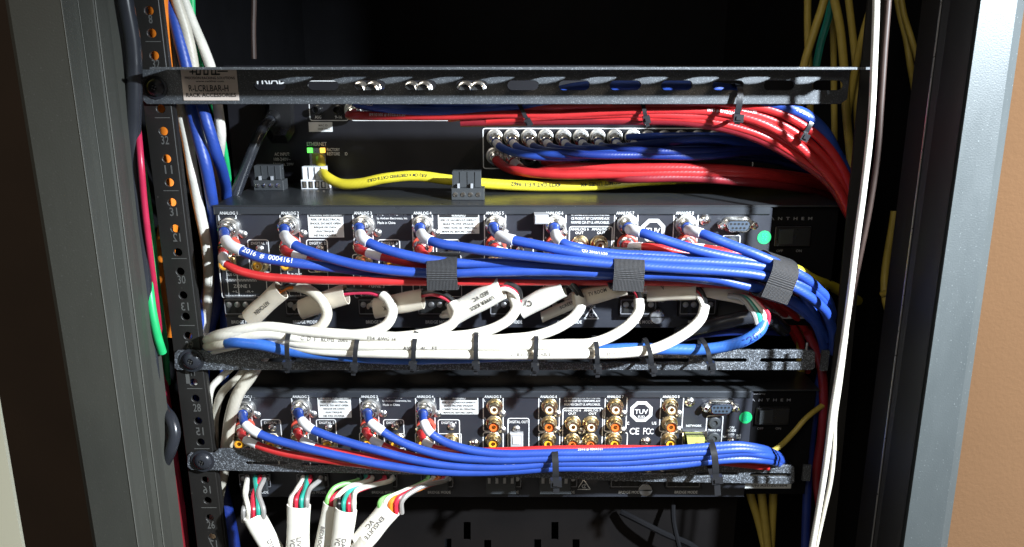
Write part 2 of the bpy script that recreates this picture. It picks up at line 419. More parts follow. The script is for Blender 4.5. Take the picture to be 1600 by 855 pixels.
def sleeve(root, a, b, wpx, txt=(), m='sleeve', bdep=.0035, ink='ink', name='label_sleeve', up_hint=None):
    """flattened heat-shrink label, open at both ends; txt = (string, along 0-1, across -1..1, width px, height px, rotation deg)"""
    A = P(*a); B = P(*b); s_ = mpp((a[1]+b[1])/2, (a[2]+b[2])/2); ra = wpx*s_/2
    ax = (B-A).normalized(); cen = (A+B)/2; tocam = (CAM-cen); f = (tocam - ax*tocam.dot(ax)).normalized(); up = f.cross(ax)
    L = (B-A).length; n = 28; rings = []
    def ring(d, k, wob=0):
        return [A + ax*(d + wob*math.sin(2*math.pi*j/n+1)*.0009) + up*math.cos(2*math.pi*j/n)*ra*k + f*math.sin(2*math.pi*j/n)*(bdep*k) for j in range(n)]
    fl = lambda t: 1.0 + .03*math.sin(t*9+a[0]) 
    K = 7
    for i in range(K+1): rings.append(ring(L*i/K, fl(i/K)*1.0, 1 if i in (0, K) else 0))
    for i in range(K, -1, -1): rings.append(ring(L*i/K, fl(i/K)*.90, 1 if i in (0, K) else 0))
    rings.append(rings[0])
    mb = MB(); mb.loft(rings, False, False); sl = mb.build(name, M[m], root, 60)
    if txt:
        mb = MB()
        for (s0, al, ac, tw, th, rot) in txt:
            g, fs, asp = text_geo(s0); cr, sr = math.cos(R(rot)), math.sin(R(rot)); out = []
            for x, y in g:
                X = x*tw*s_; Z = y*th*s_; X, Z = X*cr - Z*sr, X*sr + Z*cr
                v_ = max(-.96, min(.96, (ac*ra + Z)/ra))
                out.append(A + ax*(L*al + X) + up*(v_*ra) + f*(bdep*1.03*math.sqrt(1-v_*v_) + .00025))
            mb.add(out, fs)
        mb.build('sleeve_text', M[ink], sl)
    return sl

# ------------------------------------------------------------------ the setting
def plane_px(name, quad, Y, m, label=None):
    pass
def struct(name, mb, m):
    o = mb.build(name, m); o['kind'] = 'structure'; return o
struct('wall', MB().box((.34, .30, -1.5), (3.0, .34, 1.5)), M['tan'])
struct('dark_wall', MB().box((-3.0, .62, -1.5), (.34, .66, 1.5)), M['dbrown'])
def prof_prism(cols, y0, y1, back):
    """cols: (px at y0, px at y1, Y) left to right; makes a standing profile of real depth"""
    top = [P(a, y0, Y) for a, b, Y in cols]; bot = [P(b, y1, Y) for a, b, Y in cols]
    zt = max(p.z for p in top) ; zb = min(p.z for p in bot)
    def at(p, q, z): t = (z-q.z)/(p.z-q.z); return q.lerp(p, t)
    T = [at(p, q, zt) for p, q in zip(top, bot)]; Bm = [at(p, q, zb) for p, q in zip(top, bot)]
    T2 = [Vector((T[-1].x, back, zt)), Vector((T[0].x, back, zt))]; B2 = [Vector((Bm[-1].x, back, zb)), Vector((Bm[0].x, back, zb))]
    mb = MB(); mb.loft([Bm + B2, T + T2]); return mb
# left cabinet post: stepped grey profile; columns extrapolated past the frame
def ext(a0, a1, y0, y1):  # px at y=0 and y=855 -> px at y0, y1
    k = (a1-a0)/855; return a0 + k*y0, a0 + k*y1
Y0, Y1 = -600, 1100
lp = [(8, 146, -.078), (13, 151, -.090), (95, 216, -.090), (97, 218, -.089), (121, 240, -.070), (123, 242, -.070), (148, 256, -.068), (150, 258, -.067), (168, 271, -.045)]
root = empty('cabinet_post', P(140, 855, -.08), 'dull olive grey stepped steel post at the left of the open rack', 'cabinet post', 'front posts of the rack cabinet')
mb = prof_prism([(*ext(a, b, Y0, Y1), Y) for a, b, Y in lp], Y0, Y1, -.03); mb.build('post_body', M['post'], root)
mb = MB()
for a, b, Y in ((95, 216, -.0903), (121.5, 240.5, -.0705), (148.5, 256.5, -.0685)):
    (t, bo) = ext(a, b, Y0, Y1); tube(mb, [P(t, Y0, Y), P(bo, Y1, Y)], .00014, 6)
mb.build('edge_line', M['edgep'], root)  # thin lines in paler paint along the steps
root = empty('cabinet_post', P(1450, 855, -.08), 'bright blue grey sparkling steel post at the right of the rack beside the tan wall', 'cabinet post', 'front posts of the rack cabinet')
rp = [(1530, 1409, -.088), (1533, 1412, -.090), (1590, 1470, -.090), (1602, 1480, -.086)]
mb = prof_prism([(*ext(a, b, Y0, Y1), Y) for a, b, Y in rp], Y0, Y1, -.034); mb.build('post_body', M['postr'], root)
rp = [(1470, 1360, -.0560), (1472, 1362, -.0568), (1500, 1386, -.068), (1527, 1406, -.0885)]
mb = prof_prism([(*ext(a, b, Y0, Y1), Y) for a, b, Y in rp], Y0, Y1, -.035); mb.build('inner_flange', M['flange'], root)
mb = MB(); (t, bo) = ext(1471, 1361, Y0, Y1); tube(mb, [P(t, Y0, -.057), P(bo, Y1, -.057)], .0005, 6); mb.build('flange_edge', M['dull'], root)
# cabinet carcass: sides, back, as one open shell
root = empty('rack_cabinet', (0, .5, -.6), 'black inside of the tall equipment rack behind the cables', 'cabinet')
MB().box((-.290, -.028, -1.0), (-.285, .58, .7)).build('side_panel', M['case'], root)
MB().box((.292, -.033, -1.0), (.297, .58, .7)).box((.262, -.0335, -1.0), (.2919, -.030, .7)).build('side_panel', M['case'], root)  # second box is an added strip that stops lamp light leaking past the post
MB().box((-.290, .58, -1.0), (.297, .585, .7)).build('back_panel', M['case'], root)
# cream door edge, lower left
mb = MB(); q = [P(-200, 640, -.2), P(-2, 640, -.2), P(36, 862, -.2), P(60, 1000, -.2), P(-200, 1000, -.2)]
mb.loft([q, [p + Vector((-.02, .03, 0)) for p in q]]); tag(mb.build('door_edge', M['creamw']), 'pale cream painted edge in the lower left corner of the picture', 'door')

# ------------------------------------------------------------------ rack rails
YR = -.014
def rail_x(y): return 238 + (y-52)*.1195
hole_y = [-60, -25, 17, 52, 87, 137, 170, 205, 248, 285, 316, 357, 394, 424, 461, 494, 524, 563, 597, 622, 657, 690, 720, 749, 781, 808, 838, 870]
root = empty('rack_rail', P(300, 855, YR), 'black slotted mounting rail with numbered holes on the left', 'rack rail', 'rack mounting rails')
def xz(px, py, Y=YR): p = P(px, py, Y); return (p.x, p.z)
outer = [xz(rail_x(-160)-26, -160), xz(rail_x(-160)+16, -160), xz(rail_x(980)+17, 980), xz(rail_x(980)-24, 980)]
vs, fs = plate_geo(outer, [circle(*xz(rail_x(y), y), .0031) for y in hole_y], .002, .0003)
mb = MB(); mb.add([(v.x, YR - v.z, v.y) for v in vs], fs); mb.build('rail_plate', M['rail'], root)
mb = MB()    # folded inner edge
a, b = P(rail_x(-160)+16, -160, YR), P(rail_x(980)+17, 980, YR)
mb.loft([[b, b+Vector((.0016, 0, 0)), b+Vector((.0016, .004, 0)), b+Vector((0, .004, 0))], [a, a+Vector((.0016, 0, 0)), a+Vector((.0016, .004, 0)), a+Vector((0, .004, 0))]]); mb.build('folded_edge', M['rail'], root)
def flat_text(mb, s_, px, py, wpx, hpx, Y, mirror=False, rot=0, off=.0002):
    c = P(px, py, Y); k = mpp(py, Y); g, fs, asp = text_geo(s_); out = []
    for x, y in g:
        X, Z = x*wpx*k*(-1 if mirror else 1), y*hpx*k*1.04
        if rot: X, Z = X*math.cos(rot)-Z*math.sin(rot), X*math.sin(rot)+Z*math.cos(rot)
        out.append((c.x+X, Y-off, c.z+Z))
    mb.add(out, fs)
def flat_rect(mb, x0, y0, x1, y1, Y, off=.0002):
    a, b, c, d = P(x0, y0, Y), P(x1, y0, Y), P(x1, y1, Y), P(x0, y1, Y)
    mb.add([(p.x, Y-off, p.z) for p in (a, b, c, d)], [(0, 3, 2, 1)])
mb = MB(); YT = YR - .001
for s_, y, mir in (('8', 30, 1), ('32', 100, 0), ('32', 219, 0), ('11', 265, 0), ('31', 331, 0), ('12', 371, 1), ('30', 437, 0), ('13', 479, 1), ('29', 539, 0), ('M', 581, 1), ('1', 588, 0),
                 ('28', 637, 0), ('15', 674, 1), ('16', 765, 1), ('26', 820, 0), ('17', 850, 1)):
    mb = MB(); x = rail_x(y); flat_text(mb, s_, x-(9 if s_ == '1' else 0), y, (12 if len(s_) > 1 else 6), (13 if s_ != '1' else 24), YT, mir); mb.build('hole_number', M['tag'], root)
mb = MB()
for y in (65, 184, 298, 404, 508.5, 607, 701, 793): flat_rect(mb, rail_x(y)-12, y-.5, rail_x(y)+12, y+.6, YT)
o_ = mb.build('unit_lines', M['tag'], root); o_['kind'] = 'stuff'
root = empty('rack_rail', P(1300, 855, YR), 'black mounting rail in shadow on the right behind the hanging white cable', 'rack rail', 'rack mounting rails')
a, b = P(1372, -160, -.024), P(1262, 980, -.024); a2, b2 = P(1400, -160, -.024), P(1290, 980, -.024)
mb = MB(); dz = Vector((0, .002, 0)); mb.loft([[b, b2, b2+dz, b+dz], [a, a2, a2+dz, a+dz]]); mb.build('rail_plate', M['rail'], root)

# ------------------------------------------------------------------ text helpers on device panels
def rr(mb, x0, y0, x1, y1, Y, wpx=1.5, rpx=4, off=.0002, open_bottom=False):
    """outline of a rounded rectangle, as printed line"""
    pts = []; a = P(x0, y0, Y); c = P(x1, y1, Y); k = mpp(y0, Y); r = rpx*k; w_ = wpx*k
    X0, X1, Z1, Z0 = a.x, c.x, a.z, c.z
    for cx, cz, t0 in ((X1-r, Z1-r, 0), (X0+r, Z1-r, 90), (X0+r, Z0+r, 180), (X1-r, Z0+r, 270)):
        for i in range(4): t = R(t0 + i*30); pts.append((cx, cz, math.cos(t), math.sin(t)))
    n = len(pts); vs = []
    for cx, cz, ct, st in pts: vs.append((cx+ct*r, Y-off, cz+st*r)); vs.append((cx+ct*(r-w_), Y-off, cz+st*(r-w_)))
    fs = [(2*i, 2*i+1, (2*i+3) % (2*n), (2*i+2) % (2*n)) for i in range(n)]
    mb.add(vs, fs)
def hatch(mb, x0, x1, y, h, Y):
    n = int((x1-x0)/2.4)
    for row in (0, 1):
        for i in range(n):
            x = x0 + i*2.4 + row*1.2; flat_rect(mb, x, y+row*h/2, x+1.2, y+row*h/2+h*.42, Y)

# ------------------------------------------------------------------ amplifiers
YA = .006
D1 = P(357, 333, YA); D2 = P(381, 619, YA)
DZ = D2.z - D1.z; DX = -.0022
def screw_mesh():
    mb = MB(); mb.lathe((0, 0, 0), (0, -1, 0), [(0, .0026), (.0008, .0026), (.0018, .0018), (.0021, .0006)], 14)
    return mb
def amplifier(off, label, idx):
    """all pixel positions are the upper amplifier's; 'lo' converts positions read off the lower one"""
    o = Vector(off)
    def Q(px, py, Y=YA): return P(px, py, Y) + o
    def inv(px, py):                      # lower amp pixel -> upper amp pixel, on the panel plane
        p = P(px, py, YA) - Vector((DX, 0, DZ)); v = p - CAM
        dep = v.y*CP - v.z*SP; up = v.y*SP + v.z*CP
        return 800 + FPX*v.x/dep, 427.5 - FPX*up/dep
    root = empty('amplifier', Q(830, 515), label, 'amplifier', 'rack amplifiers')
    def part(name, mb, m, par=None, smooth=False):
        for v in mb.v: v += o
        return mb.build(name, m, par or root, smooth)
    a = P(338, 322, YA); b = P(1204, 512, YA); e = P(1318, 322, YA)
    xl = P(345, 420, YA).x; xr = P(1304, 420, YA).x; xm = P(1203, 330, YA).x; zt = P(800, 322, YA).z; zb = P(800, 513, YA).z
    part('chassis', MB().box((xl, YA, zb), (xm+.002, .27, zt-.0006), .0008), M['panel'])
    part('power_section', MB().box((xm+.0021, YA+.003, zb+.001), (xr, .268, zt-.001), .0005), M['case'])  # the recess also helps the shadow edge
    part('lid', MB().box((xl-.001, YA-.0010, zt-.0005), (xr+.001, .272, zt+.0007)), M['lid'])
    part('lid_lip', MB().box((xl-.0005, YA-.0016, zt-.0060), (xm, YA-.0003, zt-.0006), .0007), M['lip'])  # paler strip stands in for a glossy reflection, ending at the shadow edge
    # print
    T = MB(); lab = [357, 453, 567, 660, 773, 866, 977, 1070]
    def txt(s_, px, py, w_, h, low=False, mb=T, **k):
        if low: px, py = inv(px, py); w_ *= 1.066; h *= 1.066
        flat_text(mb, s_, px, py, w_, h, YA, off=.0004, **k)
    for i, x in enumerate(lab):
        d = 0
        rr(T, x-17, 328, x+18, 396, YA); rr(T, x-17, 397, x+18, 466, YA)
        flat_text(T, 'ANALOG %d' % (i+1), x, 333, 28, 4.6, YA-.0016, off=.0002)
        flat_text(T, 'L', x-13, 341, 2.6, 3.6, YA); flat_text(T, 'R', x-13, 372, 2.6, 3.6, YA)
        txt('SUB OUT', x+8, 429, 22, 4.2)
        z = x+21; rr(T, x-6, 399, x+62, 464, YA, 1.2, 2) if i in (0, 2, 3, 1) else None
        hatch(T, z-25, z+25, 436, 4, YA); txt('ZONE %d' % (i+1), z, 447, 26, 5.4); txt('+L-   -R+', z+2, 455.5, 34, 3.4); hatch(T, z-25, z+25, 461, 3.6, YA)
        txt('BRIDGE MODE', x+24, 503, 38, 5)
    for i, (x0, x1) in enumerate(((386, 424), (478, 515), (590, 627), (681, 719))):
        rr(T, x0, 374, x1, 426, YA, 1.5, 4); txt('DIGITAL %d' % (i+1), (x0+x1)/2, 380, 25, 4.2)
    x0, y0 = inv(793, 653); x1, y1 = inv(827, 702); rr(T, x0, y0, x1, y1, YA); txt('DIGITAL OUT', 810, 659, 30, 4.4, True)
    txt('Designed and Engineered', 612, 335, 46, 4.2); txt('by Anthem Electronics, Inc.', 613, 341.5, 48, 4.4); txt('Made in China', 604, 348, 28, 4)
    for k, s_ in enumerate(('THIS PRODUCT COMPLIES WITH', 'APPLICABLE 21CFR AND UL STANDARDS.', 'CE PRODUIT EST CONFORME AUX', 'NORMES CSA ET UL APPLICABLES.')):
        txt(s_, 910, 615.5+k*5.4, 56, 3.7, True)
    x0, y0 = inv(879, 637); x1, y1 = inv(941, 701); rr(T, x0, y0, x1, y1, YA)
    txt('ANALOG 6   ANALOG 7', 910, 641, 58, 3.8, True); txt('OUT            OUT', 910, 646, 44, 3.8, True)
    txt('RS-232', 1122, 613, 16, 4, True); txt('STRAIGHT CABLE', 1122, 618.5, 36, 4, True)
    txt('NETWORK', 1084, 665, 24, 3.6, True); txt('TRIG IN', 1115.5, 672, 19, 3.6, True)
    x0, y0 = inv(1104, 649); x1, y1 = inv(1127, 697); rr(T, x0, y0, x1, y1, YA)
    txt('ON\nMODE', 1143, 670, 14, 9, True); txt('AUTO', 1142, 678.5, 10, 3, True); txt('TRIG', 1131, 682, 8, 3, True); txt('EXT\n12V', 1154, 682, 7, 7, True)
    txt('CE', 991, 673.5, 15, 11, True); txt('FC', 1010, 673.5, 10, 11, True); txt('C', 1018, 674, 6, 9, True); txt('c', 981, 661, 4, 5, True); txt('US', 1022, 661, 7, 5, True)
    txt('CHASSIS\nGROUND', 1026, 468, 24, 9); txt('LIVE\nMODE', 924, 476, 13, 9)
    # compliance triangle
    cx, cy = 924, 491
    for (ax_, ay, bx_, by) in ((-11, 7, 11, 7), (11, 7, 0, -10), (0, -10, -11, 7)):
        A_ = P(cx+ax_, cy+ay, YA); B_ = P(cx+bx_, cy+by, YA); d_ = (B_-A_).normalized(); nn = Vector((-d_.z, 0, d_.x))*.0004
        T.add([(A_-nn)-Vector((0,.0004,0)), (B_-nn)-Vector((0,.0004,0)), (B_+nn)-Vector((0,.0004,0)), (A_+nn)-Vector((0,.0004,0))], [(0,1,2,3)])
    txt('C', cx, cy+1.5, 7, 7); txt('/', cx+2, cy, 3, 6)
    part('panel_lettering', T, M['white'])
    T = MB(); 
    flat_text(T, 'A  N  T  H  E  M', 1236, 341.5, 66, 4.6, YA+.003); flat_text(T, 'OFF', 1218, 392, 10, 4, YA+.003); flat_text(T, 'ON', 1248, 392, 9, 4, YA+.003)
    flat_rect(T, 1246, 370.5, 1255, 371.5, YA+.003); rr(T, 1212, 354, 1264, 385, YA+.003, .8, 2)
    if idx: flat_text(T, 'Powered by', 1214, 331, 26, 3.6, YA+.003)
    part('power_lettering', T, M['dimw'])
    # octagonal test mark
    cx, cy = inv(1002, 643); c = P(cx, cy, YA); r = 20*mpp(cy, YA)
    T = MB(); oc = lambda q: [(c.x+q*math.cos(R(22.5+45*k)), YA-.0003, c.z+q*math.sin(R(22.5+45*k))) for k in range(8)]
    T.add(oc(r)+oc(r*.70), [(k, (k+1) % 8, 8+(k+1) % 8, 8+k) for k in range(8)])
    mk = part('test_mark', T, M['label'])
    T = MB(); flat_text(T, 'TUV', cx, cy, 22, 8, YA, off=.0004); flat_text(T, 'SUD', cx, cy+9, 12, 4, YA, off=.0004); part('test_mark_letters', T, M['white'], mk)
    # stickers
    def sticker(x0, y0, x1, y1, title, lines):
        s = part('warning_sticker', MB().box(P(x0, y0, YA-.0004), P(x1, y1, YA)), M['label'])
        T = MB(); flat_rect(T, x0+2, y0+1.8, x1-2, y0+8, YA-.0004, .0001); part('title_band', T, M['ink'], s)
        T = MB(); flat_text(T, title, (x0+x1)/2, y0+5, (x1-x0)*(.86 if len(title) > 10 else .34), 3.8, YA-.0004, off=.0003); part('title_text', T, M['label'], s)
        T = MB(); n = len(lines)
        for k, l in enumerate(lines):
            flat_text(T, l, (x0+x1)/2, y0+12+(y1-y0-15)*(k+.0)/max(1, n-1), min((x1-x0)*.86, len(l)*2.55), 3.3, YA-.0004)
        part('sticker_text', T, M['ink'], s)
    sticker(480, 331, 538, 371, 'WARNING! AVERTISSEMENT!', ('RISK OF ELECTRICAL', 'SHOCK. DO NOT OPEN.', 'RISQUE DE CHOC', 'ELECTRIQUE.', 'NE PAS OUVRIR.'))
    sticker(684, 332, 749, 365, 'WARNING!', ('RISK OF HAZARDOUS ENERGY!', 'MAKE PROPER SPEAKER', 'CONNECTIONS. SEE OPERATING', 'MANUAL BEFORE USING.'))
    s = part('barcode_sticker', MB().box(P(1080, 470, YA-.0004), P(1121, 488, YA)), M['label']); T = MB()
    for k in range(4): flat_rect(T, 1105, 473+k*3.4, 1119, 474.6+k*3.4, YA-.0004)
    part('sticker_text', T, M['ink'], s)
    s = part('serial_sticker', MB().box(P(1190, 474, YA+.0026), P(1268, 498, YA+.003)), M['label']); T = MB(); x = 1204
    while x < 1262:
        w_ = random.choice((.7, 1.1, 1.7)); flat_rect(T, x, 477, x+w_, 488, YA+.0026); x += w_ + random.choice((.9, 1.4))
    flat_text(T, 'S/N A2DZ01604', 1232, 493, 60, 4, YA+.0026)
    part('barcode', T, M['ink'], s)
    cx, cy = (1194, 371); c = P(cx, cy, YA); mb = MB(); mb.lathe(c, (0, -1, 0), [(0, .0048), (.0003, .0048)], 24)
    s = part('green_dot_sticker', mb, M['greens']); T = MB(); flat_text(T, 'QC\nOK', cx, cy, 9, 12, YA-.0003); part('dot_text', T, M['teal'], s)
    # RCA sockets
    def jack(px, py, ins, low=True, big=1.0):
        if low: px, py = inv(px, py)
        c = P(px, py, YA); r = .0043*big
        mb = MB(); mb.lathe(c, (0, -1, 0), [(0, r*1.42), (.0008, r*1.42), (.0013, r*1.30), (.0014, r*1.02), (.0075, r*1.0), (.008, r*.94), (.008, r*.78), (.0045, r*.76)], 24, False, False)
        s = part('rca_socket', mb, M['gilt' if ins != 'rcaw' or px < 960*0 + 9999 and py < 655 else 'chrome'], None, 35)
        mb = MB(); mb.lathe(c, (0, -1, 0), [(.001, r*.77), (.0066, r*.77), (.0070, r*.70), (.0071, r*.36), (.0050, r*.34)], 20, False, True); part('insulator', mb, M[ins], s, 35)
        mb = MB(); mb.lathe(c, (0, -1, 0), [(.005, r*.33), (.0074, r*.33), (.0074, r*.20), (.0055, r*.18)], 12, False, True); part('contact', mb, M['brass'], s, 35)
    cols = [(773, 859, 962, 1049)]
    upper = [(381, 0), (470, 1), (579, 2), (665, 3), (773, 4), (858.5, 5), (961, 6), (1047, 7)]
    for x, k in upper:
        plugged = (k < 8) if idx == 0 else (k < 4)
        if not plugged: jack(x, 634, 'rcaw'); jack(x-1, 661, 'rcar')
        jack(x-2, 687, 'rcay')
    for x, y, c_ in ((895, 661, 'rcaw'), (923, 661, 'rcaw'), (894, 688, 'rcar'), (922, 688, 'rcar')): jack(x, y, c_)
    for x, y in ((427, 689), (515, 689), (620, 688), (705, 688)): jack(x, y, 'rcay')
    # screws
    for x, y in ((785, 646), (785, 671), (871, 646), (871, 671), (974, 646), (973, 672), (1060, 646), (1060, 671), (1078, 628), (1009, 690), (741, 693), (706, 666), (618, 666), (514, 668), (426, 668),
                 (807, 670), (909, 673), (402, 648), (490, 647), (599, 646), (684, 646), (908, 693)):
        px, py = inv(x, y); c = P(px, py, YA); k = 1.0 if x in (1078, 1009, 741) else .72
        mb = MB(); mb.lathe(c, (0, -1, 0), [(0, .0040*k), (.0008, .0040*k), (.0020*k+.0004, .0026*k), (.0024*k+.0004, .0011*k), (.0014*k, .0009*k)], 14)
        part('panel_screw', mb, M['dull' if k < 1 else 'chrome'], None, 35)
    # zone terminals under the print
    for i, x in enumerate(lab):
        z = x+21; used = idx == 0 or i < 4
        s = part('speaker_terminal', MB().box(P(z-29, 467, YA-.006), P(z+27, 492, YA), .0006), M['black'])
        T = MB(); rr(T, z-28, 468, z+26, 491, YA-.006, 1.2, 2); part('terminal_print', T, M['dimw'], s)
        for k in range(4):
            cx = z-20+k*13; mb = MB(); mb.lathe(P(cx, 476, YA-.006), (0, -1, 0), [(0, .0021), (.0006, .0021), (.001, .0012)], 10); part('clamp_screw', mb, M['dull'], s, 35)
            part('wire_slot', MB().box(P(cx-3.5, 482, YA-.0063), P(cx+3.5, 489, YA-.005)), M['dark'], s)
    # serial port
    cx, cy = inv(1124, 634.5)
    mb = MB(); k = mpp(cy, YA); c = P(cx, cy, YA)
    def dshape(w_, h, y):
        out = []
        for (sx, sz, t0) in ((1, 1, 0), (-1, 1, 90), (-1, -1, 180), (1, -1, 270)):
            for i in range(5):
                t = R(t0 + i*22.5); rr_ = h*.38; X = sx*(w_/2-rr_ - (0 if sz > 0 else h*.10)) + math.cos(t)*rr_; Z = sz*(h/2-rr_) + math.sin(t)*rr_
                out.append((c.x+X*k, YA-y, c.z+Z*k))
        return out
    mb.loft([dshape(46, 25, 0), dshape(46, 25, .0010), dshape(40, 20.5, .0012), dshape(38.5, 19, .0062), dshape(36, 16.5, .0062), dshape(35.5, 16, .0045)], False, True)
    s = part('serial_port', mb, M['chrome'], None, 30)
    mb = MB(); mb.loft([dshape(34, 14.5, .0046), dshape(34, 14.5, .0060)]); ins = part('insert', mb, M['serial'], s)
    mb = MB()
    for j in range(5): mb.lathe((c.x+(j-2)*6*k, YA-.0060, c.z+3.3*k), (0, -1, 0), [(0, .0008), (.0003, .0008)], 8)
    for j in range(4): mb.lathe((c.x+(j-1.5)*6*k, YA-.0060, c.z-3.3*k), (0, -1, 0), [(0, .0008), (.0003, .0008)], 8)
    part('pin_holes', mb, M['dark'], s)
    for sx in (-25, 25):
        mb = MB(); mb.lathe((c.x+sx*k, YA-.001, c.z), (0, -1, 0), [(0, .0031), (.0030, .0031), (.0034, .0027), (.0050, .0026), (.0054, .0020), (.0045, .0010)], 6); part('jack_post', mb, M['chrome'], s)
    # trigger sockets, network socket, toggle, optical, power rocker, ground screw
    for (x, y) in ((1116, 660), (1115, 684)):
        px, py = inv(x, y); mb = MB(); mb.lathe(P(px, py, YA), (0, -1, 0), [(0, .0046), (.0012, .0046), (.0018, .0040), (.0020, .0022), (.0008, .0020)], 18, False, True); part('trigger_socket', mb, M['dgreyp'], None, 35)
    px, py = inv(1085, 685)
    s = part('network_socket', MB().box(P(px-19, py-14, YA-.003), P(px+19, py+13, YA), .0005), M['chrome'])
    part('socket_mouth', MB().box(P(px-15, py-10, YA-.0033), P(px+15, py+10, YA-.001)), M['dark'], s)
    px, py = inv(1142, 688); c = P(px, py, YA)
    mb = MB(); mb.lathe(c, (0, -1, 0), [(0, .0034), (.0020, .0034), (.0022, .0022), (.004, .0020)], 12); s = part('toggle_switch', mb, M['chrome'], None, 35)
    mb = MB(); mb.lathe(c - Vector((0, .003, 0)), (-.35, -1, -.2), [(0, .0010), (.006, .0014), (.0068, .0008)], 10); part('lever', mb, M['chrome'], s, 35)
    px, py = inv(807, 686); s = part('optical_socket', MB().box(P(px-11, py-11, YA-.004), P(px+11, py+11, YA), .0008), M['greyp'])
    part('optical_shutter', MB().box(P(px-6, py-6, YA-.0047), P(px+6, py+6, YA-.002), .0004), M['label'], s)
    s = part('power_switch', MB().box(P(1214, 355, YA+.001), P(1263, 384, YA+.004), .0004), M['black'])
    mb = MB(); p0 = P(1217, 358, YA+.0008); p1 = P(1238, 381, YA+.0008)
    mb.add([(p0.x, YA+.0008, p0.z), (p1.x, YA+.0008, p0.z), (p1.x, YA+.0008, p1.z), (p0.x, YA+.0008, p1.z), (p0.x, YA-.0018, p0.z), (p0.x, YA-.0018, p1.z)], [(4, 1, 2, 5), (0, 1, 4), (3, 5, 2), (0, 4, 5, 3), (0, 3, 2, 1)])
    part('rocker', mb, M['dgreyp'], s)
    c = P(1024, 490, YA); mb = MB(); mb.lathe(c, (0, -1, 0), [(0, .0020), (.003, .0020), (.0031, .0052), (.008, .0052), (.0084, .0048)], 28); s = part('ground_thumbscrew', mb, M['dull'], None, 35)
    part('screw_slot', MB().box((c.x-.0045, YA-.0087, c.z-.0004), (c.x+.0045, YA-.0083, c.z+.0004)), M['dark'], s)
    return root, inv
amplifier((0, 0, 0), 'upper black amplifier with eight analog inputs, loaded with blue and red plugs', 0)
_, inv = amplifier((DX, 0, DZ), 'lower black amplifier with bare RCA sockets showing on its right half', 1)

# ------------------------------------------------------------------ audio matrix behind the top bar
YD = .112
root = empty('audio_matrix', P(830, 290, YD), 'black audio matrix unit behind the top bar with rows of coaxial sockets', 'audio unit')
a = P(348, 102, YD); b = P(1330, 330, YD)
MB().box((a.x, YD, b.z), (b.x, .40, a.z), .0008).build('chassis', M['dpanel'], root)
T = MB()
flat_text(T, 'TRIAD', 422, 124, 50, 14, YD); rr(T, 480, 126, 545, 189, YD, 1.3, 4); rr(T, 545, 118, 968, 189, YD, 1.3, 4); rr(T, 968, 118, 1172, 187, YD, .8, 3)
flat_text(T, 'ASG', 497, 183, 10, 4.5, YD); flat_text(T, '9-16', 529, 183, 11, 4.5, YD)
flat_text(T, 'ANALOG AUDIO OUTPUTS', 760, 192, 64, 4.6, YD); flat_text(T, 'DIGITAL AUDIO INPUTS', 1075, 188, 66, 6, YD)
rr(T, 754, 200, 1176, 264, YD, 1.6, 4); flat_text(T, 'ETHERNET', 495, 225, 31, 5.6, YD)
flat_text(T, 'FACTORY', 521, 234, 20, 4.8, YD); flat_text(T, 'RESTORE', 521, 240.5, 20, 4.8, YD); flat_text(T, 'ID', 541, 240.5, 4, 4.6, YD)
flat_text(T, 'AC INPUT:', 441, 241, 24, 4.8, YD); flat_text(T, '100-240V~', 441, 249, 26, 4.8, YD); flat_text(T, '50/60Hz, 20W', 443, 257, 32, 4.8, YD)
T.build('panel_lettering', M['white'], root)
s = MB().box(P(482, 191, YD-.0004), P(520, 206, YD)).build('serial_sticker', M['label'], root)
T = MB(); flat_text(T, 'MAC ID', 505, 196, 14, 3, YD-.0004); flat_text(T, '000F FF61', 506, 201.5, 18, 3, YD-.0004); T.build('sticker_text', M['inks'], s)
def socket(px, py, r, m='chrome', ins='dark'):
    k = mpp(py, YD); R_ = r*k; c = P(px, py, YD); mb = MB()
    mb.lathe(c, (0, -1, 0), [(0, R_), (.001, R_), (.0016, R_*.9), (.0018, R_*.7), (.009, R_*.7), (.0095, R_*.6), (.005, R_*.5)], 20, False, False)
    s = mb.build('coaxial_socket', M[m], root, 35)
    mb = MB(); mb.lathe(c, (0, -1, 0), [(.001, R_*.5), (.005, R_*.5)], 14); mb.build('insulator', M[ins], s, 35)
for x in (563, 583, 643, 663, 727, 747): socket(x, 140, 14)
for x in (1012, 1038, 1064, 1090, 1116, 1142): socket(x, 215, 12, 'dull')
for x in (826, 852, 880, 907): socket(x, 247, 12, 'dull')
for x in (497, 529): socket(x, 171, 8, 'black')
mb = MB().box(P(482, 231, YD-.001), P(510, 262, YD), .0004); s = mb.build('ethernet_socket', M['dull'], root)
for x, m in ((484, 'ledg'), (504, 'ledo')): MB().box(P(x-4.5, 231.5, YD-.003), P(x+4.5, 238.5, YD-.0008), .0005).build('status_light', M[m], s)
MB().box(P(487, 240, YD-.004), P(506, 256, YD-.0012), .0004).build('socket_mouth', M['clear'], s)

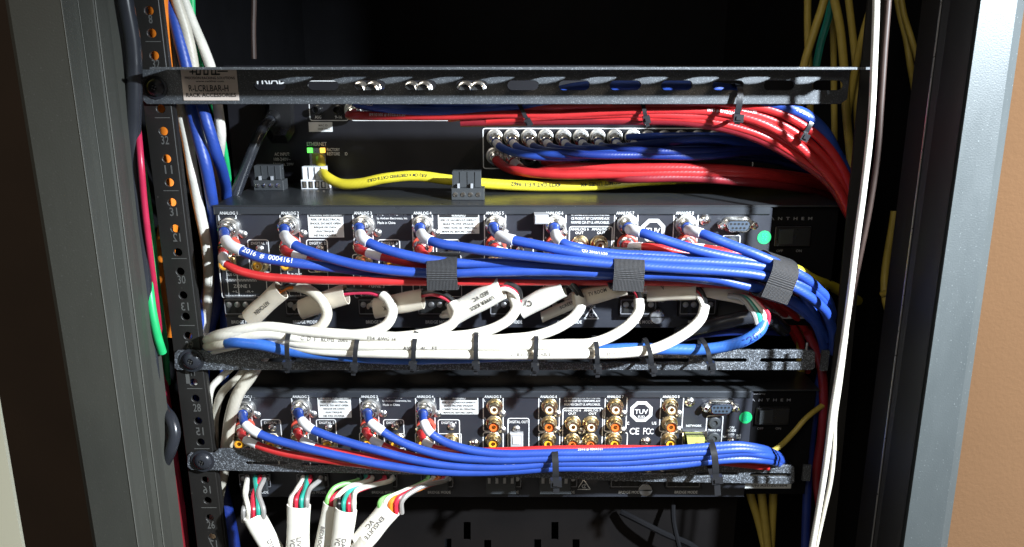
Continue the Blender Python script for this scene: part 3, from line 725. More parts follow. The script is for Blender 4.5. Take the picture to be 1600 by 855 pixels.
# ------------------------------------------------------------------ bottom unit under the lower amplifier
YB = .035
root = empty('vented_unit', P(800, 900, YB), 'dark vented black unit at the bottom, below the lower amplifier', 'rack unit')
vents = [(700, 855), (730, 829), (762, 857), (867, 829), (840, 856), (900, 856)]
x0 = P(352, 800, YB).x; x1 = P(1150, 800, YB).x; z0 = P(800, 1000, YB).z; z1 = P(800, 772, YB).z
hol = [[xz(x-5.5, y-14, YB), xz(x+5.5, y-14, YB), xz(x+5.5, y+14, YB), xz(x-5.5, y+14, YB)] for x, y in vents]
vs, fs = plate_geo([(x0, z0), (x1, z0), (x1, z1), (x0, z1)], hol, .0015)
mb = MB(); mb.add([(v.x, YB - v.z, v.y) for v in vs], fs); mb.build('vented_panel', mat('brownish_black_panel', (.006, .005, .005), .8, spec=.12, var=.2, vscale=25, bump=.2, bscale=900, bdist=.0001), root)
MB().box((x0, YB+.02, z0), (x1, YB+.3, z1-.001)).build('unit_case', M['case'], root)

# ------------------------------------------------------------------ lacing bars
def button_screw(root, px, py, Y, r=.0068):
    c = P(px, py, Y); mb = MB()
    mb.lathe(c, (0, -1, 0), [(0, r*1.25), (.0007, r*1.25), (.0008, r*.98), (.0016, r*.95), (.0030, r*.72), (.0037, r*.42), (.0038, r*.34), (.0024, r*.30)], 28)
    s = mb.build('mounting_screw', M['gloss'], root, 40)
    mb = MB(); c2 = c + Vector((0, -.0036, 0))
    for k in range(4):
        t = R(20+90*k); mb.box((c2.x+math.cos(t)*.0012-.0004, c2.y-.0003, c2.z+math.sin(t)*.0012-.0004), (c2.x+math.cos(t)*.0012+.0004, c2.y+.0003, c2.z+math.sin(t)*.0012+.0004))
    mb.build('drive_recess', M['dull'], s)
YBAR = YR - .0030
def bar_plate(root, outer, holes, Y, m, th=.0022, name='bar_face'):
    vs, fs = plate_geo(outer, holes, th, .0003); mb = MB(); mb.add([(v.x, Y - v.z, v.y) for v in vs], fs); return mb.build(name, m, root)
# top bar: upright face with slots + top flange with slots
root = empty('lacing_bar', P(800, 162, YBAR), 'smooth black flanged lacing bar across the top with a white sticker on its left', 'lacing bar', 'cable lacing bars')
YTB = YBAR
zt = P(800, 107, YTB).z; zb = P(800, 162, YTB).z; X0 = P(222, 130, YTB).x; X1 = P(1325, 130, YTB).x
slots_px = [422, 505, 578, 657, 737, 817, 897, 977, 1057, 1137, 1217, 1293]
sl = []
for x in slots_px:
    c = P(x, 133.5, YTB); sl.append(slot(c.x, c.z, 50*mpp(133, YTB), 16*mpp(133, YTB)))
bar_plate(root, [(X0, zb+.002), (X0+.002, zb), (X1-.004, zb), (X1, zb+.003), (X1, zt-.001), (X0, zt-.001)], sl, YTB, M['bars'])
fl_y0 = YTB - .001; FL = .036; sl = []
for x in slots_px[:-1]:
    c = P(x, 133.5, YTB); sl.append(slot(c.x + .014 + .0165*(.53-c.x)/.5, fl_y0 - .0165, 54*mpp(133, YTB), .0125))
xa = P(236, 107, YTB-FL).x; xb = P(1364, 107, YTB-FL).x
vs, fs = plate_geo([(xa, fl_y0+.0022), (xb, fl_y0+.0022), (xb, fl_y0-FL), (xa, fl_y0-FL)], sl, .0016, .0002)
mb = MB(); mb.add([(v.x, v.y, zt + v.z) for v in vs], fs); mb.build('top_flange', M['bars'], root)
s = MB().box(P(282, 108, YTB-.0018), P(374, 157, YTB-.0011)).build('product_sticker', M['warml'], root)
T = MB(); YS = YTB-.0018
flat_text(T, 'PRECISION RACKING SOLUTIONS', 328, 122, 78, 4, YS); flat_text(T, 'www.rackbar.com', 328, 127, 44, 3, YS)
flat_text(T, 'R-LCRLBAR-H', 326, 138, 62, 9.5, YS); flat_text(T, 'RACK ACCESSORIES', 330, 148.5, 78, 6, YS)
for i in range(6): 
    flat_rect(T, 306+i*6, 108.8, 308+i*6, 117, YS); 
    if i % 2 == 0 or i == 5: flat_rect(T, 306+i*6, 115, 314+i*6, 117.5, YS)
flat_rect(T, 296, 111.5, 306, 113.5, YS); flat_rect(T, 300, 108.5, 302, 116.5, YS); flat_rect(T, 340, 110.5, 356, 112.5, YS)
T.build('sticker_text', M['ink'], s)
button_screw(root, 244, 137, YTB-.0012, .0058)
# middle bar
root = empty('lacing_bar', P(800, 577, YBAR), 'rough textured black slotted lacing bar under the white speaker cables', 'lacing bar', 'cable lacing bars')
def pxpoly(pts, Y): return [xz(x, y, Y) for x, y in pts]
def pslot(x, y, w_, h, Y): c = P(x, y, Y); k = mpp(y, Y); return slot(c.x, c.z, w_*k, h*k)
bar_plate(root, pxpoly([(274, 552), (278, 548), (322, 548), (330, 543), (362, 542), (368, 547), (1268, 547), (1272, 550), (1272, 573), (1268, 577), (278, 577), (274, 574)], YBAR), 
          [pslot(x, 562.5, 68, 8, YBAR) for x in (440, 528, 618, 708, 798, 888, 953+15, 1043, 1133, 1220)], YBAR, M['bar'])
# returned end of the bar at the right
a = P(1272, 547, YBAR); b = P(1272, 577, YBAR)
MB().box((a.x-.0004, YBAR+.0012, b.z+.0004), (a.x+.0002, YBAR+.016, a.z-.0004)).build('bar_return', M['black'], root)
MB().box((P(1281, 560, YBAR+.016).x, YBAR+.0125, b.z-.0065), (P(1292, 560, YBAR+.016).x, YBAR+.0150, a.z-.0055)).build('bar_ear', M['bar'], root)
button_screw(root, 300, 563, YBAR-.0012)
mb = MB(); c = P(1260, 548, YBAR); mb.lathe(c, (0, 0, 1), [(-.002, .0011), (.005, .0011), (.006, .0008)], 10); mb.build('cage_pin', M['dull'], root, 35)
# lower bar (sags to the right)
root = empty('lacing_bar', P(800, 755, YBAR), 'textured black slotted lacing bar sagging below the lower blue bundle', 'lacing bar', 'cable lacing bars')
bar_plate(root, pxpoly([(294, 712), (298, 708), (334, 708), (342, 702), (356, 701), (1236, 727), (1240, 730), (1240, 752), (1236, 755), (1000, 751), (800, 744), (600, 739), (300, 733), (294, 728)], YBAR),
          [pslot(x, 721+(x-330)*.0235, 66, 8, YBAR) for x in (416, 504, 592, 680, 768, 856, 944, 1034, 1120, 1203)], YBAR, M['bar'])
a = P(1240, 729, YBAR); b = P(1240, 754, YBAR)
MB().box((a.x-.0004, YBAR+.0012, b.z+.0004), (a.x+.0002, YBAR+.018, a.z-.0004)).build('bar_return', M['black'], root)
MB().box((P(1252, 742, YBAR+.018).x, YBAR+.0150, b.z-.0075), (P(1264, 742, YBAR+.018).x, YBAR+.0170, a.z-.0075)).build('bar_ear', M['bar'], root)
button_screw(root, 317, 720, YBAR-.0012)

# ------------------------------------------------------------------ coaxial leads on the amplifiers
UPW = ['at the far left above the KITCHEN sleeve', 'just left of the AVERTISSEMENT sticker', 'just left of the Made in China lettering', 'just left of the WARNING sticker',
       'just right of the WARNING sticker', 'just right of the small grey clip', 'just left of the octagonal mark', 'nearest the serial port']
G1 = 'blue coaxial leads on the upper amplifier'; G2 = 'red coaxial leads on the upper amplifier'
F = -.040     # depth of the bundle front
up_blue = {
 1: ((361, 349), (350, 364), [(352, 374, -.022), (362, 385, -.032), (378, 392, -.036), (398, 400, -.037), (440, 408, -.036), (520, 418, -.030), (600, 427, -.024), (670, 432, -.022), (760, 432, -.022), (880, 431, -.022), (960, 430, -.024), (1060, 433, -.028), (1130, 440, -.030), (1180, 447, -.030), (1230, 470, -.028), (1270, 500, -.018), (1288, 540, .0)]),
 2: ((454, 345), (444, 359), [(445, 368, -.020), (452, 376, -.030), (466, 386, -.034), (490, 395, -.036), (540, 410, -.037), (600, 421, -.036), (670, 427, -.034), (760, 425, -.035), (880, 424, -.036), (975, 429, -.038), (1060, 430, -.040), (1120, 436, -.041), (1162, 446, -.040), (1210, 456, -.036), (1262, 486, -.026), (1292, 530, -.004)]),
 3: ((570, 345), (561, 357), [(563, 366, -.020), (568, 374, -.030), (582, 382, -.034), (610, 392, -.036), (650, 402, -.037), (700, 410, -.036), (790, 411, -.034), (880, 414, -.036), (975, 418, -.038), (1060, 417, -.038), (1130, 421, -.038), (1190, 428, -.040), (1240, 440, -.040), (1280, 462, -.034), (1300, 500, -.018), (1304, 540, .002)]),
 4: ((661, 345), (656, 357), [(658, 365, -.020), (664, 372, -.030), (680, 379, -.036), (720, 386, -.040), (790, 396, -.043), (870, 405, -.044), (960, 413, -.044), (1060, 420, -.045), (1130, 424, -.046), (1190, 431, -.046), (1240, 449, -.045), (1284, 480, -.038), (1300, 512, -.022), (1302, 550, .0)]),
 5: ((775, 345), (771, 356), [(774, 364, -.020), (783, 370, -.030), (800, 375, -.037), (830, 381, -.040), (890, 393, -.042), (950, 402, -.042), (1030, 407, -.042), (1120, 411, -.042), (1180, 415, -.042), (1240, 430, -.040), (1285, 458, -.034), (1302, 500, -.016), (1306, 545, .006)]),
 6: ((868, 345), (866, 357), [(868, 366, -.020), (872, 374, -.030), (884, 382, -.035), (910, 389, -.036), (950, 396, -.037), (1020, 400, -.035), (1100, 405, -.034), (1180, 411, -.034), (1235, 428, -.034), (1272, 455, -.030), (1290, 490, -.016), (1296, 540, .006)]),
 7: ((980, 344), (982, 357), [(984, 359, -.018), (992, 361, -.026), (1010, 366, -.032), (1050, 379, -.036), (1090, 391, -.039), (1140, 402, -.040), (1190, 412, -.040), (1235, 433, -.038), (1262, 470, -.030), (1282, 520, -.010), (1290, 560, .01)]),
 8: ((1071, 344), (1074, 357), [(1076, 360, -.018), (1085, 362, -.026), (1104, 368, -.033), (1140, 382, -.038), (1180, 397, -.042), (1215, 412, -.043), (1260, 436, -.040), (1290, 466, -.030), (1304, 506, -.014), (1306, 550, .01)]),
}
TX = {1: [('2016  #  0004161', .0785, 8.4, False, .35)], 5: [('QD 2016/11/30', .24, 5.5, False, .6)]}
for k, (ring, tip, pts) in up_blue.items():
    t0 = P(tip[0], tip[1], -.012)
    p = [(tip[0], tip[1], -.010), *pts]
    cable('coaxial_lead', 'blue coaxial lead on the upper amplifier, ' + UPW[k-1], 'cable', G1, p, 7.8, M['blue'],
          plug=(ring[0], ring[1]+6, YA, tip[0], tip[1]-1, -.006, 13.5), bands=[{1: (1.2, 2.9), 5: (1.8, 3.1)}.get(k, (1.0, 2.6))], text=TX.get(k))
up_red = {
 1: ((360, 379), (349, 394), [(349, 400, -.020), (352, 410, -.027), (366, 420, -.031), (400, 430, -.033), (460, 436, -.034), (560, 439, -.032), (660, 440, -.028), (760, 440, -.024), (960, 440, -.022), (1100, 443, -.022), (1180, 452, -.014), (1230, 482, .004), (1262, 520, .020), (1280, 560, .030), (1288, 600, .036)]),
 2: ((455, 380), (445, 391), [(448, 394, -.016), (460, 398, -.022), (476, 403, -.025), (520, 414, -.024), (600, 430, -.020), (700, 437, -.018), (900, 440, -.016), (1100, 444, -.016), (1180, 456, -.008), (1225, 490, .010), (1250, 530, .030), (1262, 580, .05)]),
 3: ((571, 380), (560, 389), [(564, 391, -.016), (575, 395, -.022), (592, 400, -.025), (630, 409, -.025), (690, 421, -.020), (800, 432, -.014), (1000, 438, -.012), (1140, 446, -.012), (1210, 480, .012), (1250, 540, .05)]),
 4: ((661, 379), (656, 390), [(659, 394, -.016), (668, 400, -.022), (690, 408, -.022), (760, 420, -.016), (900, 430, -.012), (1100, 436, -.010), (1190, 450, .006), (1240, 500, .05)]),
 5: ((775, 378), (773, 388), [(776, 391, -.014), (790, 396, -.018), (830, 402, -.018), (900, 408, -.016), (1000, 416, -.014), (1150, 424, -.012), (1220, 450, .010), (1260, 510, .05)]),
 6: ((868, 378), (866, 388), [(870, 391, -.014), (884, 397, -.018), (930, 404, -.018), (1020, 410, -.016), (1150, 418, -.012), (1230, 450, .012), (1270, 520, .06)]),
 7: ((980, 377), (979, 384), [(984, 386, -.014), (1000, 386, -.020), (1030, 388, -.022), (1070, 396, -.022), (1120, 406, -.020), (1190, 420, -.012), (1250, 460, .012), (1284, 530, .06)]),
 8: ((1072, 377), (1073, 384), [(1078, 387, -.014), (1096, 388, -.020), (1130, 393, -.024), (1175, 402, -.024), (1220, 424, -.014), (1270, 470, .012), (1294, 540, .06)]),
}
for k, (ring, tip, pts) in up_red.items():
    cable('coaxial_lead', 'red coaxial lead on the upper amplifier, ' + UPW[k-1], 'cable', G2, [(tip[0], tip[1], -.004), *pts], 6.6, M['red'],
          plug=(ring[0], ring[1]+4, YA, tip[0], tip[1], -.002, 13), bands=[(1.0, 2.2) if k == 1 else (2.0, 3.0)] if k in (1, 2, 3) else ([(1.2, 2.0)] if k > 4 else []))
# lower amplifier
LOW = ['at the far left beside the looping cream cable', 'just left of the AVERTISSEMENT sticker', 'just left of the Made in China lettering', 'just left of the WARNING sticker']
G3 = 'blue coaxial leads on the lower amplifier'; G4 = 'red coaxial leads on the lower amplifier'
lo_blue = {
 1: ((385, 635), (379, 648), [(380, 655, -.020), (384, 664, -.028), (394, 672, -.033), (412, 681, -.036), (450, 693, -.038), (510, 708, -.039), (580, 723, -.042), (660, 735, -.044), (740, 738, -.045), (810, 735, -.045), (867, 731, -.046), (980, 731, -.046), (1060, 726, -.046), (1112, 720, -.046), (1160, 717, -.044), (1196, 719, -.034), (1216, 724, -.016), (1226, 730, .012)]),
 2: ((472, 633), (466, 645), [(468, 651, -.020), (474, 660, -.028), (484, 669, -.033), (504, 678, -.036), (540, 690, -.038), (590, 704, -.040), (640, 717, -.042), (700, 727, -.044), (780, 730, -.046), (867, 724, -.047), (980, 722, -.047), (1060, 716, -.047), (1112, 712, -.047), (1160, 707, -.045), (1196, 711, -.036), (1218, 719, -.016), (1228, 728, .012)]),
 3: ((580, 633), (574, 646), [(575, 652, -.020), (580, 661, -.028), (592, 670, -.034), (610, 682, -.038), (645, 698, -.042), (690, 711, -.045), (760, 718, -.047), (867, 716, -.049), (980, 714, -.049), (1060, 708, -.049), (1112, 705, -.049), (1160, 702, -.047), (1192, 706, -.036), (1214, 714, -.018), (1228, 724, .012)]),
 4: ((667, 633), (661, 647), [(661, 654, -.020), (664, 664, -.028), (671, 675, -.034), (688, 687, -.038), (715, 698, -.042), (760, 707, -.045), (867, 708, -.047), (980, 706, -.047), (1060, 702, -.047), (1112, 698, -.047), (1155, 696, -.045), (1188, 701, -.036), (1210, 709, -.018), (1226, 720, .012)]),
}
for k, (ring, tip, pts) in lo_blue.items():
    cable('coaxial_lead', 'blue coaxial lead on the lower amplifier, ' + LOW[k-1], 'cable', G3, [(x, y, -.030+(Y+.030)*.45 if Y < -.030 else Y) for x, y, Y in [(tip[0], tip[1], -.010), *pts]], 6.6, M['blue'],
          plug=(ring[0], ring[1]+3, YA, tip[0], tip[1], -.006, 12.5), bands=[{1: (2.0, 3.5), 3: (2.0, 3.3)}.get(k, (1.8, 3.2))], text=[('2016 # 0004161', .40, 4.8, False, .8)] if k in (2, 4) else None)
lo_red = {
 1: ((384, 664), (377, 676), [(378, 681, -.016), (384, 687, -.022), (398, 694, -.026), (430, 705, -.028), (490, 716, -.030), (560, 725, -.030), (640, 733, -.030), (760, 734, -.030), (900, 728, -.030), (1100, 720, -.030), (1200, 730, -.020)]),
 2: ((471, 664), (465, 676), [(467, 681, -.016), (473, 688, -.022), (488, 696, -.026), (530, 706, -.029), (590, 717, -.031), (650, 724, -.031), (760, 728, -.032), (900, 722, -.032), (1100, 712, -.032), (1200, 722, -.024)]),
 3: ((579, 663), (572, 675), [(575, 680, -.016), (582, 687, -.022), (596, 695, -.026), (622, 706, -.030), (670, 718, -.032), (760, 722, -.033), (900, 716, -.034), (1100, 706, -.034), (1200, 716, -.026)]),
 4: ((666, 664), (658, 678), [(660, 683, -.016), (664, 690, -.022), (674, 698, -.026), (700, 704, -.030), (760, 705, -.032), (867, 702, -.034), (960, 701, -.034), (1035, 702, -.034), (1110, 702, -.036), (1190, 712, -.026)]),
}
for k, (ring, tip, pts) in lo_red.items():
    cable('coaxial_lead', 'red coaxial lead on the lower amplifier, ' + LOW[k-1], 'cable', G4, [(tip[0], tip[1], -.004), *pts], 5.8, M['red'],
          plug=(ring[0], ring[1]+2, YA, tip[0], tip[1], -.002, 12), bands=[(2.0, 3.1)])

# ------------------------------------------------------------------ matrix leads
G5 = 'blue digital leads on the audio matrix'; G6 = 'red leads on the audio matrix'
xs = [773, 799, 826, 852, 880, 907, 933, 960, 988]
end = [(1300, 262), (1300, 256), (1300, 250), (1302, 245), (1302, 240), (1302, 236), (1304, 232), (1304, 226), (1304, 222)]
for i, x in enumerate(xs):
    y2 = 246 - i*4.2; d = .094 - (i % 3)*.010 - .008
    pts = [(x+2, 223, .090), (x+7, 228, .080), (x+22, 236-i*.8, .066), (x+52, 243-i*2.4, .056 - (i % 3)*.006)]
    q = x+90
    while q < 1130: pts.append((q, (246 - i*2.6) + (q-860)*(-.035 if i in (0, 1, 6, 7, 8) else .015), .050 - (i % 3)*.008)); q += 90
    pts += [(1180, 226 + (8-i)*2.0, .066 - (i % 3)*.007), (1250, 236+(8-i)*2.5, .07), (1310, 262+(8-i)*4, .08), (1335, 300+(8-i)*4, .10)]
    wh = ['leftmost of all', 'second from the left end', 'third from the left end', 'fourth from the left end', 'fifth from the left end', 'sixth from the left end', 'seventh from the left end', 'eighth from the left end', 'last uncovered plug'][i]
    cable('digital_lead', 'blue lead in the upper socket row of the matrix, ' + wh, 'cable', G5, pts, 6.2, M['dblue' if i in (2, 3, 5) else 'blue'],  # some leads take the darker blue for the upper bundle's shadow
          plug=(x, 214, YD, x+2, 222, .092, 10.3), bands=[(0.2, .9)], n=10,
          text=[('AUDIO 0123 CL2 CABLE', .42, 4.2, False, .5)] if i in (3, 7) else None)
for i, (x, y) in enumerate(((773, 245), (799, 248))):
    pts = [(x+3, y+6, .094), (x+10, y+12, .088), (x+34, y+22, .066), (x+80, 272-i*10, .054), (960, 272-i*9, .042), (1080, 270-i*7, .038), (1180, 274-i*5, .040), (1260, 284, .052), (1340, 304, .08)]
    cable('digital_lead', 'red lead in the lower socket row of the audio matrix, ' + ('at the left corner' if i == 0 else 'second from the left corner'), 'cable', G6, pts, 7.6, M['red'],
          plug=(x, y-2, YD, x+3, y+6, .096, 11), bands=[(.2, 1.0)] if i else [], n=10)
for i in range(3):
    pts = [(850+i*20, 252, .098), (890+i*20, 262+i*4, .076), (960, 262+i*8, .058 - i*.006), (1080, 260+i*9, .050 - i*.006), (1180, 268+i*9, .050 - i*.006), (1270, 280+i*9, .058), (1340, 305+i*8, .085)]
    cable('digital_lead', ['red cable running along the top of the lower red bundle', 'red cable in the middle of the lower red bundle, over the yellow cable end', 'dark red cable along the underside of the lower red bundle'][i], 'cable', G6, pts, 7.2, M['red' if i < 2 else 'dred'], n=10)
for i, (y0_, y1_, y2_, lb) in enumerate(((214, 210, 238, 'thin dark blue strand fanning highest right of the matrix sockets'), (222, 219, 256, 'thin dark blue strand second in the fan right of the matrix sockets'),
                                   (232, 236, 282, 'thin dark blue strand third in the fan right of the matrix sockets'), (240, 249, 300, 'thin dark blue strand fanning lowest, just above the red cables'))):
    cable('digital_lead', lb, 'cable', G5, [(980+i*10, y0_, .088), (1040, y0_-2, .070), (1130, (y0_+y1_)/2, .062), (1210, y1_+4, .062), (1280, (y1_+y2_)/2+4, .068), (1334, y2_+18, .085)], 5.0, M['dblue' if i % 2 else 'blue'], n=10)
# upper bundle under the top bar
G7 = 'cables tied under the top lacing bar'
def run(lbl, pts, r, m, text=None, plug=None, n=10, name='patch_cable', group=G7, cat='cable', tmat=None):
    pts = [(x, y, Y if Y > .078 else (-.006 + Y*.20 if Y > 0 else -.006 + Y*.5)) for x, y, Y in pts]
    return cable(name, lbl, cat, group, pts, r, M[m], n=n, text=text, plug=plug, tmat=tmat)
run('blue cable directly under the left half of the top bar with white print', [(560, 160, .08), (585, 166, .066), (630, 172, .052), (700, 173, .044), (770, 169, .040), (830, 162, .034), (900, 150, .028), (1000, 142, .022), (1100, 144, .018), (1180, 152, .010), (1240, 180, .006), (1290, 215, .006), (1322, 270, .01), (1336, 330, .02)], 8.5, 'blue',
    [('V2 # 2107/11/00 E189230', .115, 5.2, False, .2)], plug=(556, 156, YD, 560, 160, .088, 11))
run('upper blue cable showing through the slots of the top bar', [(600, 146, .085), (660, 156, .062), (740, 160, .046), (840, 152, .030), (900, 139, .022), (980, 134, .018), (1060, 136, .014), (1130, 140, .010), (1200, 158, .006), (1250, 190, .0), (1300, 240, .004), (1330, 310, .016)], 10, 'blue', [('V2 # 2107/11/00', .10, 4.6, False, -.5)])
run('red cable with white print starting from the lower left plug under the top bar', [(553, 178, .09), (572, 181, .075), (620, 181, .058), (700, 181, .046), (780, 178, .036), (880, 180, .028), (980, 178, .020), (1060, 180, .012), (1130, 184, .006), (1190, 200, .0), (1240, 226, -.002), (1290, 262, -.002), (1322, 300, .002), (1337.3, 340, .01)], 7.3, 'red',
    [('0910100 # 8102/21/30', .205, 5.0, False, .2)], plug=(552, 172, YD, 553, 178, .094, 11))
run('red cable running along the top of the bundle under the top bar', [(700, 184, .062), (780, 174, .048), (860, 166, .030), (960, 165, .016), (1060, 166, .008), (1130, 170, .002), (1190, 182, -.004), (1235, 202, -.006), (1280, 238, -.005), (1316, 284, -.002), (1336, 330, .006)], 7.3, 'red', [('0015 # 8102/21/30', .60, 5, False, .4)])
run('red cable second from the top of the bundle, bending first at the right', [(760, 188, .058), (850, 182, .034), (960, 174, .012), (1060, 172, .004), (1130, 176, -.003), (1185, 190, -.008), (1225, 210, -.010), (1270, 248, -.009), (1310, 296, -.006), (1332, 345, .0)], 7.3, 'red', [('0015 # 8102/21/30', .52, 5, False, .2)])
run('red cable passing above the others at the last zip tie', [(880, 160, .030), (980, 158, .012), (1080, 160, .0), (1150, 163, -.006), (1200, 170, -.010), (1250, 192, -.012), (1290, 226, -.010), (1318, 268, -.006), (1336, 317.3, .0)], 7.3, 'red')
run('thin red cable wandering between the others under the top bar', [(650, 180, .064), (740, 182, .054), (830, 172, .040), (920, 176, .026), (1010, 168, .012), (1100, 176, .004), (1170, 186, .0), (1225, 212, -.002), (1275, 252, .0), (1312, 292, .004), (1334, 336, .01)], 6.5, 'red')
run('thin red cable along the bottom edge of the red bundle at the right bend', [(900, 186, .040), (990, 184, .026), (1080, 186, .016), (1140, 196, .008), (1195, 214, .002), (1240, 240, .002), (1290, 276, .006), (1326, 318, .01)], 6.5, 'red')
run('thin blue cable lying on the red bundle near its first zip tie', [(640, 168, .060), (720, 170, .048), (800, 166, .036), (880, 158, .024), (960, 150, .020)], 6, 'blue')
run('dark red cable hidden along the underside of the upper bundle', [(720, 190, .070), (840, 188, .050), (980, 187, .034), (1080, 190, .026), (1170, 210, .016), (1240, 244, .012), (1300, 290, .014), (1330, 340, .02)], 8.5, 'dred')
run('blue cable with white print emerging at the right end of the top bar', [(1120, 152, -.002), (1180, 156, -.008), (1225, 166, -.012), (1262, 182, -.013), (1286, 204, -.008), (1306, 240, .0), (1326, 290, .012)], 9.5, 'blue', [('2 # 2016', .42, 5, False, .2)])
run('thin black wire hanging below the last zip tie at the right', [(1262, 212, -.004), (1272, 240, .0), (1292, 275, .01), (1330, 310, .02)], 1.2, 'blackw', n=6)
# yellow network cable
_, yp, yr = cable('network_cable', 'yellow network cable with black print running from the ethernet socket', 'cable', 'yellow cables', [(500, 249, .106), (501, 256, .094), (503, 266, .086), (510, 276, .074), (532, 287, .066), (560, 287, .060), (600, 279, .056), (650, 275, .056), (700, 281, .056), (760, 287, .058), (850, 291, .060), (940, 289, .060), (1000, 283, .066), (1080, 280, .08), (1200, 284, .09), (1320, 300, .09)], 8.2, M['yellow'], n=14,
    text=[('(UL) CM 4 CERTIFIED CAT 6 CUL2', .17, 5.8, True, .25), ('4X23 CAT 6 E-319462', .405, 6.2, True, .25), ('COM/T LINES 4X', .52, 6.2, True, .2)], tmat=M['ink'])
# IEC lead
root = empty('power_lead', P(437, 180, .09), 'glossy black mains lead curving down from the AC inlet plug', 'power cable')
mb = MB()
hx = lambda w_, h, Y, cy: [P(437+dx*w_, cy+dy*h, Y) for dx, dy in ((-1, -.9), (1, -.9), (1, .6), (.55, 1), (-.55, 1), (-1, .6))]
mb.loft([hx(23, 44, .112, 180), hx(23, 44, .104, 180), hx(17, 34, .100, 180), hx(16, 32, .084, 180)], True, True); mb.build('mains_plug', M['black'], root, 30)
path = smooth_path([P(*p) for p in ((430, 180, .094), (424, 187, .078), (412, 200, .066), (400, 222, .058), (388, 250, .054), (376, 282, .052), (366, 312, .05), (360, 350, .05), (358, 420, .06))])
mb = MB(); tube(mb, path, 8.5*mpp(220, .06), 14); mb.build('cord', M['gloss'], root, True)
mb = MB(); tube(mb, path[:10], lambda t: (15-5*t)*mpp(200, .06), 14); mb.build('strain_relief', M['black'], root, True)
# pluggable terminal blocks lying on the lid
ZL = P(800, 322, YA).z + .0007
def block(px, py_front, w_, h_top, Yf, dep, m, label, dark=False, rot=0):
    base = P(px, py_front, Yf); k = mpp(py_front, Yf); z = ZL; x = base.x; W = w_*k/2
    # depth position from where that pixel meets the lid
    v = Vector((base.x, base.y, base.z)) - CAM; t = (z - CAM.z)/v.z; g = CAM + v*t
    k = (g.y+DCAM)/1200/.98; W = w_*k/2; H = h_top*k
    root = empty('terminal_block', g, label, 'terminal block', 'loose terminal blocks on the lid of the upper amplifier')
    def B(x0, y0, z0, x1, y1, z1, name, mm, bev=0, par=None): return MB().box((g.x+x0, g.y+y0, g.z+z0), (g.x+x1, g.y+y1, g.z+z1), bev).build(name, mm, par or root)
    body = B(-W, 0, 0, W, dep, H*.42, 'lower_body', m, .0004)
    B(-W*.92, dep*.3, H*.42, W*.80, dep, H, 'upper_body', m, .0004)
    for i in range(4):
        cx = -W*.74 + i*W*.46
        o_ = B(cx-W*.03 - W*.17, dep*.3-.0006, H*.46, cx-W*.03-W*.13, dep*.3+.0006, H*.98, 'rib', M['dgreyp'])
        if dark:
            mb = MB(); mb.lathe((g.x+cx, g.y, g.z+H*.20), (0, -1, 0), [(0, .0017), (.0005, .0017), (.0007, .0008)], 12); mb.build('clamp_screw', M['chrome'], root, 35)
        else:
            f = B(cx-W*.16, -.0003, H*.06, cx+W*.16, .001, H*.36, 'wire_entry', M['dark']); B(cx-W*.05, -.0008, H*.10, cx+W*.12, .0, H*.34, 'contact', M['chrome'], 0, f)
    if dark:
        for cx in (-W*.55, W*.25): B(cx-W*.07, -.0002+dep*.05, H*.42, cx+W*.07, dep*.2, H*.58, 'latch', M['greyp'])
    return root
block(492, 296, 42, 34, YA+.05, .010, M['paleg'], 'grey four way terminal block standing below the ethernet socket')
block(731, 313, 51, 44, YA+.02, .011, M['dgreyp'], 'dark terminal block with four bright screws standing in front of the yellow cable', True)
block(420, 298, 46, 38, YA+.05, .012, M['dgreyp'], 'black terminal block on the lid beside the mains cord', True)
# small clear clip stuck on the upper amplifier
mb = MB().box(P(835, 336, YA-.012), P(856, 346, YA-.001), .0006)
tag(mb.build('cable_clip', M['greyp']), 'small grey plastic clip on the panel left of ANALOG 6', 'clip')

# ------------------------------------------------------------------ straps and ties
def strap(px, y0, y1, wpx, Y, depth, label, lean=0, th=.0011):
    s_ = mpp((y0+y1)/2, Y); top = P(px + lean/2, y0, Y); bot = P(px - lean/2, y1, Y); c = (top+bot)/2; up = top-bot; ax = Vector((up.z, 0, -up.x)).normalized()
    root = empty('hook_and_loop_strap', bot, label, 'cable strap', 'woven straps round the blue bundle')
    mb = MB(); wrap_band(mb, c, ax, up, up.length/2, depth, wpx*s_, th, 40, 2.8); mb.build('strap_band', M['velcro'], root, 50)
    mb = MB(); un = up.normalized(); e = c + Vector((0, -depth-th-.0004, 0)) - un*up.length*.26
    q = [e - ax*wpx*s_*.51 - un*up.length*.16, e + ax*wpx*s_*.51 - un*up.length*.16, e + ax*wpx*s_*.51 + un*up.length*.16, e - ax*wpx*s_*.51 + un*up.length*.16]
    mb.add(q + [p + Vector((0, .0012, 0)) for p in q], [(0,1,2,3),(4,7,6,5),(0,4,5,1),(1,5,6,2),(2,6,7,3),(3,7,4,0)],
           [[(0,0),(11,0),(11,5),(0,5)]]+[[(0,0)]*4]*5); mb.build('loose_end', M['velcro'], root)
    return root
strap(694, 399, 446, 46, -.028, .016, 'black woven strap on the left of the bundle, between ANALOG 4 and ANALOG 5', -2)
strap(976, 393, 446, 46, -.030, .019, 'black woven strap below ANALOG 7, in the middle of the bundle', 5)
strap(1206, 403, 462, 42, -.034, .017, 'tilted black woven strap where the bundle turns down at the right', 26)
GZ = 'black zip ties on the cables'
